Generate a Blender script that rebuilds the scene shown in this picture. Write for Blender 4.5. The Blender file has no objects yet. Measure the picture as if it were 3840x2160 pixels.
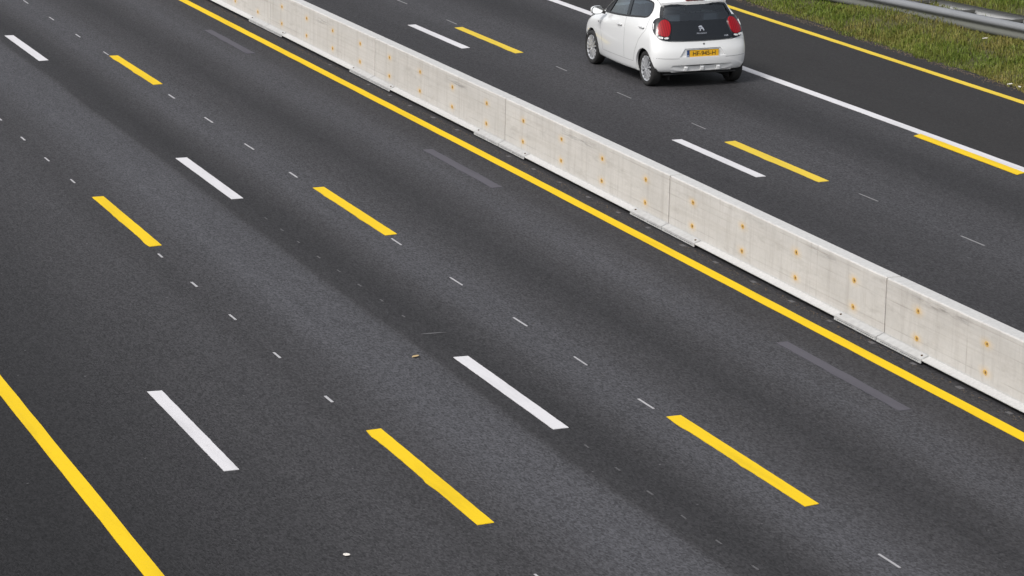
import bpy, bmesh, math, random
import numpy as np
from mathutils import Vector, Matrix
from mathutils.bvhtree import BVHTree
from mathutils.geometry import delaunay_2d_cdt

random.seed(7)
rng = np.random.default_rng(7)
SC = bpy.context.scene
COL = SC.collection
R = math.radians

# ------------------------------------------------------------------ helpers
def link(o, parent=None):
    COL.objects.link(o)
    if parent is not None:
        o.parent = parent
    return o

def mesh_obj(name, verts, faces, mat, parent=None, smooth=False):
    me = bpy.data.meshes.new(name)
    me.from_pydata([tuple(v) for v in verts], [], [tuple(f) for f in faces])
    me.validate()
    me.update()
    if mat is not None:
        me.materials.append(mat)
    if smooth:
        for p in me.polygons:
            p.use_smooth = True
    return link(bpy.data.objects.new(name, me), parent)

def tag(o, label=None, cat=None, group=None, kind=None):
    if label: o['label'] = label
    if cat: o['category'] = cat
    if group: o['group'] = group
    if kind: o['kind'] = kind
    return o

def empty(name, loc, rotz=0.0):
    o = bpy.data.objects.new(name, None)
    o.empty_display_size = 0.2
    o.location = loc
    o.rotation_euler = (0, 0, rotz)
    return link(o)

class MB:
    """collects simple solids for ONE mesh"""
    def __init__(s): s.v, s.f = [], []
    def add(s, v, f):
        n = len(s.v); s.v += [tuple(p) for p in v]; s.f += [tuple(i + n for i in q) for q in f]
    def box(s, a, b):
        (x0, y0, z0), (x1, y1, z1) = a, b
        s.add([(x0,y0,z0),(x1,y0,z0),(x1,y1,z0),(x0,y1,z0),(x0,y0,z1),(x1,y0,z1),(x1,y1,z1),(x0,y1,z1)],
              [(0,3,2,1),(4,5,6,7),(0,1,5,4),(1,2,6,5),(2,3,7,6),(3,0,4,7)])
    def bar(s, p, q, w, h, up=(0,0,1)):
        p, q = Vector(p), Vector(q); d = (q - p).normalized()
        sd = d.cross(Vector(up))
        if sd.length < 1e-4: sd = Vector((1, 0, 0))
        sd.normalize(); u = sd.cross(d)
        c = [(-1,-1),(1,-1),(1,1),(-1,1)]
        v = [p + sd*(a*w/2) + u*(b*h/2) for a, b in c] + [q + sd*(a*w/2) + u*(b*h/2) for a, b in c]
        s.add(v, [(0,3,2,1),(4,5,6,7),(0,1,5,4),(1,2,6,5),(2,3,7,6),(3,0,4,7)])
    def prism(s, prof, y0, y1, axis='y'):
        """closed profile [(a,b)] extruded; axis y: a->x b->z ; axis x: a->y b->z"""
        n = len(prof)
        P = (lambda a, b, t: (a, t, b)) if axis == 'y' else (lambda a, b, t: (t, a, b))
        v = [P(a, b, y0) for a, b in prof] + [P(a, b, y1) for a, b in prof]
        f = [(i, (i+1) % n, n + (i+1) % n, n + i) for i in range(n)]
        f += [tuple(range(n))[::-1], tuple(range(n, 2*n))]
        s.add(v, f)
    def lathe(s, prof, n=32, axis='x', c=(0,0,0), closed=False):
        """prof [(axial, radius)]"""
        v = []
        for i in range(n):
            t = 2*math.pi*i/n
            for a, r in prof:
                if axis == 'x': v.append((c[0]+a, c[1]+r*math.cos(t), c[2]+r*math.sin(t)))
                elif axis == 'y': v.append((c[0]+r*math.cos(t), c[1]+a, c[2]+r*math.sin(t)))
                else: v.append((c[0]+r*math.cos(t), c[1]+r*math.sin(t), c[2]+a))
        m = len(prof); f = []
        for i in range(n):
            j = (i+1) % n
            for k in range(m if closed else m-1):
                l = (k+1) % m
                f.append((i*m+k, i*m+l, j*m+l, j*m+k))
        s.add(v, f)
    def obj(s, name, mat, parent=None, smooth=False, fix=True):
        o = mesh_obj(name, s.v, s.f, mat, parent, smooth)
        if fix:
            bm = bmesh.new(); bm.from_mesh(o.data)
            bmesh.ops.recalc_face_normals(bm, faces=bm.faces[:])
            bm.to_mesh(o.data); bm.free()
        return o

def bevel(o, w, seg=2, angle=40):
    m = o.modifiers.new('bevel', 'BEVEL'); m.width = w; m.segments = seg
    m.limit_method = 'ANGLE'; m.angle_limit = R(angle)
    return o

# ------------------------------------------------------------------ materials
def new_mat(name):
    m = bpy.data.materials.new(name); m.use_nodes = True
    nt = m.node_tree; b = nt.nodes['Principled BSDF']
    return m, nt, b

def node(nt, t, **kw):
    n = nt.nodes.new(t)
    for k, v in kw.items():
        if k == 'inp':
            for i, x in v.items(): n.inputs[i].default_value = x
        else: setattr(n, k, v)
    return n

def math_n(nt, op, a, b=None, c=None, clamp=False):
    n = nt.nodes.new('ShaderNodeMath'); n.operation = op; n.use_clamp = clamp
    for i, x in enumerate((a, b, c)):
        if x is None: continue
        if isinstance(x, (int, float)): n.inputs[i].default_value = x
        else: nt.links.new(x, n.inputs[i])
    return n.outputs[0]

def mixc(nt, fac, a, b, blend='MIX'):
    n = nt.nodes.new('ShaderNodeMix'); n.data_type = 'RGBA'; n.blend_type = blend
    if isinstance(fac, (int, float)): n.inputs[0].default_value = fac
    else: nt.links.new(fac, n.inputs[0])
    for i, x in ((6, a), (7, b)):
        if isinstance(x, tuple): n.inputs[i].default_value = (*x, 1) if len(x) == 3 else x
        else: nt.links.new(x, n.inputs[i])
    return n.outputs[2]

def ramp(nt, src, stops, interp='LINEAR'):
    n = nt.nodes.new('ShaderNodeValToRGB'); n.color_ramp.interpolation = interp
    el = n.color_ramp.elements
    while len(el) < len(stops): el.new(0.5)
    for e, (p, c) in zip(el, stops):
        e.position = p
        e.color = (c, c, c, 1) if isinstance(c, (int, float)) else (*c, 1)
    nt.links.new(src, n.inputs[0])
    return n.outputs[0]

def noise(nt, vec, scale, detail=3, rough=0.55, off=None):
    n = nt.nodes.new('ShaderNodeTexNoise'); n.inputs['Scale'].default_value = scale
    n.inputs['Detail'].default_value = detail; n.inputs['Roughness'].default_value = rough
    nt.links.new(vec, n.inputs['Vector'])
    return n.outputs['Fac']

def mapped(nt, vec, scale, loc=(0,0,0)):
    n = nt.nodes.new('ShaderNodeMapping'); n.inputs['Scale'].default_value = scale
    n.inputs['Location'].default_value = loc
    nt.links.new(vec, n.inputs['Vector'])
    return n.outputs[0]

def bump(nt, b, h, strength=0.3, dist=0.01):
    n = nt.nodes.new('ShaderNodeBump'); n.inputs['Strength'].default_value = strength
    n.inputs['Distance'].default_value = dist
    nt.links.new(h, n.inputs['Height']); nt.links.new(n.outputs[0], b.inputs['Normal'])

def simple(name, col, rough=0.5, metal=0.0, coat=0.0, var=0.0, scale=8.0, spec=0.5):
    m, nt, b = new_mat(name)
    b.inputs['Roughness'].default_value = rough; b.inputs['Metallic'].default_value = metal
    b.inputs['Coat Weight'].default_value = coat; b.inputs['Coat Roughness'].default_value = 0.05
    b.inputs['Specular IOR Level'].default_value = spec
    tc = nt.nodes.new('ShaderNodeTexCoord').outputs['Object']
    f = noise(nt, tc, scale)
    lo = tuple(max(0, c*(1-var)) for c in col); hi = tuple(min(1, c*(1+var)) for c in col)
    nt.links.new(mixc(nt, f, lo, hi), b.inputs['Base Color'])
    return m

def world_pos(nt):
    return nt.nodes.new('ShaderNodeNewGeometry').outputs['Position']

# --- asphalt: worn lanes across the carriageway; the dark left end is wear plus painted-in corner vignetting
X0, X1 = 5.0, 22.0
PROFILE = [(5.2,.26),(6.0,.35),(6.8,.47),(7.25,.52),(7.7,.64),(8.3,.72),(8.8,.62),(9.25,.78),(9.7,1.08),
           (10.22,1.02),(10.36,.93),(10.44,.52),(10.8,.41),(11.1,.54),(11.55,1.0),(11.95,.97),(12.3,.72),
           (12.9,.47),(13.3,.64),(13.75,.97),(14.1,.88),(14.4,.64),(15.3,.55),(16.6,.66),(17.3,.56),
           (18.1,.72),(18.7,.84),(19.45,.74),(20.1,.46),(20.55,.46),(21.1,.72)]
def asphalt(name, profile, tint_lo, tint_hi, base, grain=0.5):
    m, nt, b = new_mat(name)
    P = world_pos(nt)
    sx = nt.nodes.new('ShaderNodeSeparateXYZ'); nt.links.new(P, sx.inputs[0])
    wob = noise(nt, mapped(nt, P, (.35, .12, 1)), 1.0, 3)
    x = math_n(nt, 'ADD', sx.outputs[0], math_n(nt, 'MULTIPLY', math_n(nt, 'SUBTRACT', wob, .5), .30))
    if profile:
        u = math_n(nt, 'DIVIDE', math_n(nt, 'SUBTRACT', x, X0), X1 - X0)
        lane = ramp(nt, u, [((a - X0)/(X1 - X0), v/1.2) for a, v in profile], 'B_SPLINE' if False else 'LINEAR')
        lane = math_n(nt, 'MULTIPLY', lane, 1.2)
    else:
        lane = math_n(nt, 'ADD', 0.9, math_n(nt, 'MULTIPLY', wob, .2))
    streak = noise(nt, mapped(nt, P, (5.0, .10, 1)), 1.0, 4)
    patch = noise(nt, mapped(nt, P, (.9, .22, 1), (3.1, 7.7, 0)), 1.0, 4, .6)
    lum = math_n(nt, 'MULTIPLY', lane, math_n(nt, 'ADD', .86, math_n(nt, 'MULTIPLY', streak, .28)))
    lum = math_n(nt, 'MULTIPLY', lum, math_n(nt, 'ADD', .84, math_n(nt, 'MULTIPLY', patch, .32)))
    # stones in the mix
    vo = nt.nodes.new('ShaderNodeTexVoronoi'); vo.inputs['Scale'].default_value = 1.0
    PG = mapped(nt, P, (62, 23, 20))
    nt.links.new(PG, vo.inputs['Vector'])
    vs = nt.nodes.new('ShaderNodeSeparateColor'); nt.links.new(vo.outputs['Color'], vs.inputs[0])
    g1 = noise(nt, PG, .95, 3, .75)
    g2 = noise(nt, P, 16, 3, .7)
    gr = math_n(nt, 'ADD', math_n(nt, 'MULTIPLY', math_n(nt, 'SUBTRACT', vs.outputs[0], .5), grain*.9),
                math_n(nt, 'MULTIPLY', math_n(nt, 'SUBTRACT', g1, .5), grain*2.4))
    gr = math_n(nt, 'ADD', gr, math_n(nt, 'MULTIPLY', math_n(nt, 'SUBTRACT', g2, .5), grain*.7))
    lum = math_n(nt, 'MULTIPLY', lum, math_n(nt, 'MAXIMUM', math_n(nt, 'ADD', 1.0, gr), .25))
    # rare pale chippings
    v2 = nt.nodes.new('ShaderNodeTexVoronoi'); v2.inputs['Scale'].default_value = 7
    nt.links.new(P, v2.inputs['Vector'])
    chip = ramp(nt, v2.outputs['Distance'], [(0, 1.0), (.055, 1.0), (.10, 0.0)])
    v3 = nt.nodes.new('ShaderNodeSeparateColor'); nt.links.new(v2.outputs['Color'], v3.inputs[0])
    chip = math_n(nt, 'MULTIPLY', chip, math_n(nt, 'GREATER_THAN', v3.outputs[1], .90))
    lum = math_n(nt, 'ADD', math_n(nt, 'MULTIPLY', lum, base), math_n(nt, 'MULTIPLY', chip, .055))
    tint = mixc(nt, math_n(nt, 'SUBTRACT', lane, .65, None, True) if profile else patch, tint_lo, tint_hi)
    colr = nt.nodes.new('ShaderNodeVectorMath'); colr.operation = 'SCALE'
    nt.links.new(tint, colr.inputs[0]); nt.links.new(lum, colr.inputs['Scale'])
    nt.links.new(colr.outputs[0], b.inputs['Base Color'])
    b.inputs['Roughness'].default_value = .82
    b.inputs['Specular IOR Level'].default_value = .2
    bump(nt, b, g1, .4, .006)
    return m
M_ROAD = asphalt('asphalt_worn', PROFILE, (1.01, .98, 1.04), (.93, .965, 1.10), .0520, .85)
M_SHOULDER = asphalt('asphalt_dense', None, (1.07, .985, .95), (1.02, .98, 1.0), .0205, .55)

def paint(name, col, wear=.25, rough=.6, grain=.10):
    m, nt, b = new_mat(name)
    P = world_pos(nt)
    n1 = noise(nt, P, 45, 3, .7); n2 = noise(nt, mapped(nt, P, (2.5, .5, 1)), 1.0, 4)
    k = math_n(nt, 'ADD', 1 - grain, math_n(nt, 'MULTIPLY', n1, grain*2*.6))
    k = math_n(nt, 'MULTIPLY', k, math_n(nt, 'ADD', 1 - wear*.4, math_n(nt, 'MULTIPLY', n2, wear*.6)))
    # tyre grime and worn-through spots
    sp = ramp(nt, noise(nt, P, 9, 5, .75), [(.60, 0.0), (.74, 1.0)])
    k = math_n(nt, 'MULTIPLY', k, math_n(nt, 'SUBTRACT', 1.0, math_n(nt, 'MULTIPLY', sp, wear*.7)))
    gr = ramp(nt, noise(nt, mapped(nt, P, (6, .6, 1), (2, 9, 0)), 1.0, 4, .6), [(.50, 0.0), (.75, 1.0)])
    k = math_n(nt, 'MULTIPLY', k, math_n(nt, 'SUBTRACT', 1.0, math_n(nt, 'MULTIPLY', gr, wear*.55)))
    s = nt.nodes.new('ShaderNodeVectorMath'); s.operation = 'SCALE'; s.inputs[0].default_value = col
    nt.links.new(k, s.inputs['Scale'])
    nt.links.new(s.outputs[0], b.inputs['Base Color'])
    b.inputs['Roughness'].default_value = rough
    b.inputs['Specular IOR Level'].default_value = .15
    bump(nt, b, n1, .25, .004)
    return m
M_WHITE = paint('road_paint_white', (.57, .56, .572), .3)
M_YELLOW = paint('road_paint_yellow', (.69, .462, .003), .26)
M_YELLOW_FAR = paint('road_paint_yellow_faded', (.62, .445, .035), .25)
M_GHOST = paint('blacked_out_marking', (.088, .084, .097), .3, .75, .16)
M_TICK = paint('road_paint_tick', (.38, .375, .385), .5)
M_TICKFAR = paint('road_paint_tick_far', (.20, .198, .20), .4)
M_DOT = paint('road_stud_dot', (.085, .083, .086), .6)
M_TICKFAINT = paint('road_paint_tick_faint', (.105, .103, .107), .6)

# --- concrete of the barrier elements (object coordinates: y along the element, z up)
def concrete():
    m, nt, b = new_mat('precast_concrete')
    tc = nt.nodes.new('ShaderNodeTexCoord').outputs['Object']
    oi = nt.nodes.new('ShaderNodeObjectInfo')
    off = nt.nodes.new('ShaderNodeVectorMath'); off.operation = 'SCALE'
    off.inputs[0].default_value = (0, 37.0, 0); nt.links.new(oi.outputs['Random'], off.inputs['Scale'])
    ad = nt.nodes.new('ShaderNodeVectorMath'); ad.operation = 'ADD'
    nt.links.new(tc, ad.inputs[0]); nt.links.new(off.outputs[0], ad.inputs[1])
    V = ad.outputs[0]
    blot = noise(nt, mapped(nt, V, (1, .8, 1.6)), 1.5, 5, .6)
    fine = noise(nt, V, 26, 4, .65)
    board = noise(nt, mapped(nt, V, (0.01, .25, 26)), 1.0, 3, .7)      # lengthwise formwork lines
    drip = noise(nt, mapped(nt, V, (0.3, 6.5, .5)), 1.0, 5, .7)       # vertical runs
    base = mixc(nt, blot, (.372, .357, .336), (.555, .538, .512))
    base = mixc(nt, math_n(nt, 'MULTIPLY', ramp(nt, board, [(.50, 0.0), (.68, 1.0)]), .36), base, (.36, .33, .30))
    base = mixc(nt, math_n(nt, 'MULTIPLY', ramp(nt, drip, [(.50, 0.0), (.70, 1.0)]), .55), base, (.34, .315, .29))
    sx = nt.nodes.new('ShaderNodeSeparateXYZ'); nt.links.new(tc, sx.inputs[0])
    y, z = sx.outputs[1], sx.outputs[2]
    # straight seams of the formwork panels, lengthwise at the tie rows and across at two spots
    def line(coord, at, w):
        d = math_n(nt, 'ABSOLUTE', math_n(nt, 'SUBTRACT', coord, at))
        return math_n(nt, 'SUBTRACT', 1.0, math_n(nt, 'DIVIDE', d, w), None, True)
    seams = math_n(nt, 'MAXIMUM', line(z, .49, .010), line(z, .195, .010))
    seams = math_n(nt, 'MAXIMUM', seams, line(z, .66, .008))
    ys = math_n(nt, 'ADD', y, math_n(nt, 'MULTIPLY', oi.outputs['Random'], .5))
    seams = math_n(nt, 'MAXIMUM', seams, math_n(nt, 'MAXIMUM', line(ys, 1.95, .022), line(ys, 4.25, .022)))
    seams = math_n(nt, 'MAXIMUM', seams, line(ys, 2.12, .014))
    side = math_n(nt, 'GREATER_THAN', z, .11); side = math_n(nt, 'MULTIPLY', side, math_n(nt, 'LESS_THAN', z, .715))
    seams = math_n(nt, 'MULTIPLY', math_n(nt, 'MULTIPLY', seams, side), math_n(nt, 'SUBTRACT', math_n(nt, 'MULTIPLY', noise(nt, mapped(nt, V, (1, .9, 2.2), (5, 3, 1)), 1.6, 3), 1.7), .62, None, True))
    base = mixc(nt, seams, base, (.26, .235, .21))
    # dirt that collects above the seams
    dirt = math_n(nt, 'MULTIPLY', ramp(nt, noise(nt, mapped(nt, V, (1, 1.1, 5)), 1.0, 5, .7), [(.55, 0.0), (.76, 1.0)]), .5)
    base = mixc(nt, math_n(nt, 'MULTIPLY', dirt, side), base, (.25, .225, .20))
    # coping and foot mixed towards a neutral grey
    top = math_n(nt, 'SUBTRACT', 1.0, side)
    base = mixc(nt, math_n(nt, 'MULTIPLY', top, .8), base, mixc(nt, fine, (.36, .36, .356), (.50, .50, .492)))
    # rust halo round each tie hole
    t = math_n(nt, 'SUBTRACT', math_n(nt, 'MODULO', y, 1.5), .77)
    for zc in (.518, .218):
        dy = math_n(nt, 'MULTIPLY', math_n(nt, 'MULTIPLY', t, t), .22); dz = math_n(nt, 'SUBTRACT', z, zc)
        d = math_n(nt, 'SQRT', math_n(nt, 'ADD', dy, math_n(nt, 'MULTIPLY', dz, dz)))
        d = math_n(nt, 'ADD', d, math_n(nt, 'MULTIPLY', math_n(nt, 'SUBTRACT', noise(nt, V, 14, 3), .5), .05))
        h = ramp(nt, d, [(0.0, 1.0), (.030, .8), (.050, .30), (.085, 0.0)])
        base = mixc(nt, math_n(nt, 'MULTIPLY', math_n(nt, 'MULTIPLY', h, side), .5), base, (.62, .42, .17))
    k = math_n(nt, 'ADD', .90, math_n(nt, 'MULTIPLY', fine, .20))
    k = math_n(nt, 'MULTIPLY', k, math_n(nt, 'ADD', .93, math_n(nt, 'MULTIPLY', oi.outputs['Random'], .12)))
    s = nt.nodes.new('ShaderNodeVectorMath'); s.operation = 'SCALE'
    nt.links.new(base, s.inputs[0]); nt.links.new(k, s.inputs['Scale'])
    nt.links.new(s.outputs[0], b.inputs['Base Color'])
    b.inputs['Roughness'].default_value = .85
    bump(nt, b, math_n(nt, 'ADD', fine, math_n(nt, 'MULTIPLY', seams, -1.5)), .35, .004)
    return m
M_CONC = concrete()
M_PLATE = simple('pale_connector_plastic', (.36, .36, .355), .7, var=.25, scale=12)
M_RUST = simple('rusty_plug', (.50, .32, .09), .8, var=.4, scale=60)
M_HOLE = simple('dark_tie_hole', (.06, .035, .015), .9, var=.2)
M_NAIL = simple('rusty_nail_hole', (.16, .085, .03), .9, var=.2)
M_PAD = simple('rubber_pad', (.02, .02, .02), .9)

def steel(name, clean, dirty, lo, hi, lip=None):
    m, nt, b = new_mat(name)
    tc = nt.nodes.new('ShaderNodeTexCoord').outputs['Object']
    sx = nt.nodes.new('ShaderNodeSeparateXYZ'); nt.links.new(tc, sx.inputs[0])
    n1 = noise(nt, mapped(nt, tc, (1, 1, 6)), 2.2, 4, .6)
    zz = math_n(nt, 'ADD', sx.outputs[2], math_n(nt, 'MULTIPLY', math_n(nt, 'SUBTRACT', n1, .5), .05))
    k = math_n(nt, 'DIVIDE', math_n(nt, 'SUBTRACT', zz, lo), hi - lo, None, True)
    c = mixc(nt, k, dirty, clean)
    if lip: c = mixc(nt, math_n(nt, 'GREATER_THAN', sx.outputs[2], lip), c, (.02, .02, .018))  # dark top edge paints the shadow gap at the back of the rail
    c = mixc(nt, math_n(nt, 'MULTIPLY', n1, .45), c, tuple(x*.45 for x in clean))
    nt.links.new(c, b.inputs['Base Color']); b.inputs['Roughness'].default_value = .75; b.inputs['Specular IOR Level'].default_value = .3
    return m
M_STEEL = steel('weathered_galvanised_steel', (.205, .213, .225), (.10, .103, .085), .36, .40)
M_STEEL_REAR = steel('weathered_steel_rear', (.34, .345, .345), (.16, .16, .14), .30, .38, .504)
M_STEEL_DULL = simple('dirty_galvanised_steel', (.10, .10, .095), .7, metal=.2, var=.35, scale=3)
M_SOIL = None

def soil_mat():
    m, nt, b = new_mat('verge_soil')
    P = world_pos(nt)
    n1 = noise(nt, P, .7, 5, .6); n2 = noise(nt, P, 22, 3, .7)
    c = mixc(nt, n1, (.060, .066, .016), (.105, .090, .028))
    c = mixc(nt, n2, (.03, .028, .012), c)
    nt.links.new(c, b.inputs['Base Color']); b.inputs['Roughness'].default_value = .95
    return m
M_SOIL = soil_mat()

def grass_mat():
    m, nt, b = new_mat('grass_blades')
    at = nt.nodes.new('ShaderNodeAttribute'); at.attribute_name = 'tint'
    sc = nt.nodes.new('ShaderNodeSeparateColor'); nt.links.new(at.outputs['Color'], sc.inputs[0])
    fresh = mixc(nt, sc.outputs[1], (.052, .080, .009), (.130, .170, .020))
    dry = mixc(nt, sc.outputs[1], (.105, .088, .020), (.25, .20, .065))
    nt.links.new(mixc(nt, sc.outputs[0], fresh, dry), b.inputs['Base Color'])
    b.inputs['Roughness'].default_value = .65
    b.inputs['Specular IOR Level'].default_value = .25
    return m
M_GRASS = grass_mat()

# car materials
M_CARWHITE = simple('white_car_paint', (.66, .665, .665), .25, coat=1.0, var=.012, scale=2)
M_BLACKGLOSS = simple('black_gloss', (.010, .012, .015), .16, spec=.32)
M_BLACKTRIM = simple('black_trim_plastic', (.014, .014, .015), .55)
M_TYRE = simple('tyre_rubber', (.014, .0135, .0135), .85, var=.15, scale=30)
M_RIM = simple('silver_wheel_trim', (.62, .63, .65), .3, metal=.6, var=.1)
M_CHROME = simple('chrome', (.85, .85, .86), .15, metal=1.0)
M_MIRROR = simple('mirror_glass', (.9, .92, .92), .03, metal=1.0)
M_SEAM_SHADE = simple('panel_gap_and_shade', (.20, .20, .20), .8)
M_CABIN = simple('cabin_lining', (.05, .052, .056), .85)
M_SEAT = simple('seat_cloth', (.11, .11, .115), .9, var=.2)
M_SEATLIGHT = simple('pale_sleeve_cloth', (.42, .39, .35), .9)
M_HEADLINER = simple('headliner', (.42, .43, .43), .9)
M_RED = None
def lens(name, col, rough=.12, em=None):
    m, nt, b = new_mat(name)
    tc = nt.nodes.new('ShaderNodeTexCoord').outputs['Object']
    w = nt.nodes.new('ShaderNodeTexWave'); w.inputs['Scale'].default_value = 9; w.inputs['Distortion'].default_value = .6
    nt.links.new(tc, w.inputs['Vector'])
    nt.links.new(mixc(nt, w.outputs['Fac'], tuple(c*.6 for c in col), col), b.inputs['Base Color'])
    b.inputs['Roughness'].default_value = rough; b.inputs['Specular IOR Level'].default_value = .35
    return m
M_RED = lens('red_lens', (.26, .002, .007))
M_CLEAR = lens('clear_lens', (.66, .66, .66))
def glass(name, tint, alpha_mix):
    m, nt, b = new_mat(name)
    out = nt.nodes['Material Output']
    tr = nt.nodes.new('ShaderNodeBsdfTransparent'); tr.inputs[0].default_value = (*tint, 1)
    gl = nt.nodes.new('ShaderNodeBsdfGlossy'); gl.inputs['Roughness'].default_value = .02
    gl.inputs[0].default_value = (.85, .9, .95, 1)
    fr = nt.nodes.new('ShaderNodeFresnel'); fr.inputs[0].default_value = 1.5
    mx = nt.nodes.new('ShaderNodeMixShader')
    nt.links.new(math_n(nt, 'ADD', fr.outputs[0], alpha_mix, None, True), mx.inputs[0])
    nt.links.new(tr.outputs[0], mx.inputs[1]); nt.links.new(gl.outputs[0], mx.inputs[2])
    nt.links.new(mx.outputs[0], out.inputs['Surface'])
    return m
M_GLASS = glass('side_glass', (.72, .80, .80), .16)
M_GLASSDARK = glass('tinted_glass', (.34, .40, .42), .10)
M_GLASSREAR = glass('rear_glass', (.62, .72, .78), .05)
M_PLATEY = simple('number_plate_yellow', (.66, .36, .012), .45, var=.08, scale=30)
M_PLATEB = simple('number_plate_blue', (.015, .05, .16), .45)
M_INK = simple('plate_ink', (.03, .018, .008), .6)
M_LETTER = simple('plate_letters_pale', (.55, .6, .65), .5)

# ------------------------------------------------------------------ camera
fpx, hcam, yaw, pitch, roll = 11655.224059400292, 8.363659300094684, 0.35641645887185425, 0.23264480243040866, 0.0022235517241890926
f = np.array([math.sin(yaw)*math.cos(pitch), math.cos(yaw)*math.cos(pitch), -math.sin(pitch)])
r = np.array([math.cos(yaw), -math.sin(yaw), 0.0]); u = np.cross(r, f)
c_, s_ = math.cos(roll), math.sin(roll)
r2, u2 = c_*r + s_*u, -s_*r + c_*u
cam = bpy.data.cameras.new('camera'); cam.sensor_width = 36.0; cam.lens = 36.0*fpx/3840.0
cam.clip_start = .5; cam.clip_end = 2000
co = bpy.data.objects.new('camera', cam); COL.objects.link(co)
co.matrix_world = Matrix(((r2[0], u2[0], -f[0], 0), (r2[1], u2[1], -f[1], 0), (r2[2], u2[2], -f[2], hcam), (0, 0, 0, 1)))
SC.camera = co

# ------------------------------------------------------------------ light: bright, thinly overcast day
SUN_EL, SUN_AZ = 48.0, 238.0     # azimuth clockwise from +Y
w = bpy.data.worlds.new('World'); SC.world = w; w.use_nodes = True
nt = w.node_tree; bg = nt.nodes['Background']
sky = nt.nodes.new('ShaderNodeTexSky'); sky.sky_type = 'NISHITA'; sky.sun_disc = False
sky.sun_elevation = R(SUN_EL); sky.sun_rotation = R(SUN_AZ)
sky.air_density = 1.0; sky.dust_density = 4.0; sky.ozone_density = 1.0
hs = nt.nodes.new('ShaderNodeHueSaturation'); hs.inputs['Saturation'].default_value = .32
nt.links.new(sky.outputs[0], hs.inputs['Color']); nt.links.new(hs.outputs[0], bg.inputs[0])
bg.inputs[1].default_value = .13
sl = bpy.data.lights.new('sun', 'SUN'); sl.energy = 1.5; sl.angle = R(16); sl.color = (1.0, .98, .955)
so = bpy.data.objects.new('sun', sl); COL.objects.link(so)
az, el = R(SUN_AZ), R(SUN_EL)
sd = Vector((math.sin(az)*math.cos(el), math.cos(az)*math.cos(el), math.sin(el)))
so.rotation_euler = sd.to_track_quat('Z', 'Y').to_euler()
SC.view_settings.view_transform = 'Standard'; SC.view_settings.look = 'None'
SC.view_settings.gamma = 1.0; SC.view_settings.exposure = 0.55

# ------------------------------------------------------------------ ground and road
def sheet(name, x0, x1, y0, y1, z, mat, nx=1, ny=1, zf=None):
    v, fc = [], []
    for j in range(ny+1):
        for i in range(nx+1):
            x = x0 + (x1-x0)*i/nx; y = y0 + (y1-y0)*j/ny
            v.append((x, y, z if zf is None else zf(x, y)))
    for j in range(ny):
        for i in range(nx):
            a = j*(nx+1)+i; fc.append((a, a+1, a+nx+2, a+nx+1))
    return mesh_obj(name, v, fc, mat)
tag(sheet('ground', -1500, 1500, -600, 2400, -.16, M_SOIL), kind='structure')
tag(sheet('motorway', -6.0, 21.39, -80, 600, 0.0, M_ROAD), kind='structure')
tag(sheet('hard_shoulder', 21.39, 24.86, -80, 600, 0.0, M_SHOULDER), kind='structure')

def verge_z(x, y):
    t = min(max((x - 24.8)/1.7, 0), 1)
    k = min(max((y - 47.6)/2.6, 0), 1)
    return -.03 + .24*t*t*(3-2*t) + .012*math.sin(x*3.1+y*1.7)*t + .20*k*k*(3-2*k)*t
tag(sheet('verge', 24.72, 60, 10, 140, 0, M_SOIL, 150, 160, verge_z), kind='structure')

# ------------------------------------------------------------------ road markings
TH = .005
def marking(name, quad, mat, label, cat, group=None, rough_left=0.0, rough_right=0.0, sub=28, seed=0):
    """quad: FL, FR, NL, NR on the road; thin tape/paint sheet with slightly uneven edges"""
    rnd = random.Random(seed*17+3)
    FL, FR, NL, NR = [Vector((a, b, 0)) for a, b in quad]
    base = (FL + FR + NL + NR)/4
    L, Rr = [], []
    ph = rnd.random()*6
    for i in range(sub+1):
        t = i/sub
        a = FL.lerp(NL, t); b = FR.lerp(NR, t)
        if 0 < i < sub:
            a.x -= rough_left*max(0, math.sin(t*13+ph))**3*(1 if rnd.random() < .8 else .3) + rnd.uniform(-.002, .002)
            b.x += rough_right*max(0, math.sin(t*9+ph*2))**6 + rnd.uniform(-.002, .002)
        L.append(a - base); Rr.append(b - base)
    v, fc = [], []
    for a, b in zip(L, Rr):
        v += [(a.x, a.y, TH), (b.x, b.y, TH), (a.x, a.y, -.002), (b.x, b.y, -.002)]
    for i in range(sub):
        p, q = 4*i, 4*i+4
        fc += [(p, q, q+1, p+1), (p+2, q+2, q, p), (p+1, q+1, q+3, p+3)]
    fc += [(0, 1, 3, 2), (4*sub, 4*sub+2, 4*sub+3, 4*sub+1)]
    o = mesh_obj(name, v, fc, mat)
    bm = bmesh.new(); bm.from_mesh(o.data); bmesh.ops.recalc_face_normals(bm, faces=bm.faces[:]); bm.to_mesh(o.data); bm.free()
    o.location = base
    tag(o, label, cat, group)
    return o
def rect(x, y0, y1, w):   # y0 far, y1 near
    return [(x-w/2, y0), (x+w/2, y0), (x-w/2, y1), (x+w/2, y1)]

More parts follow.
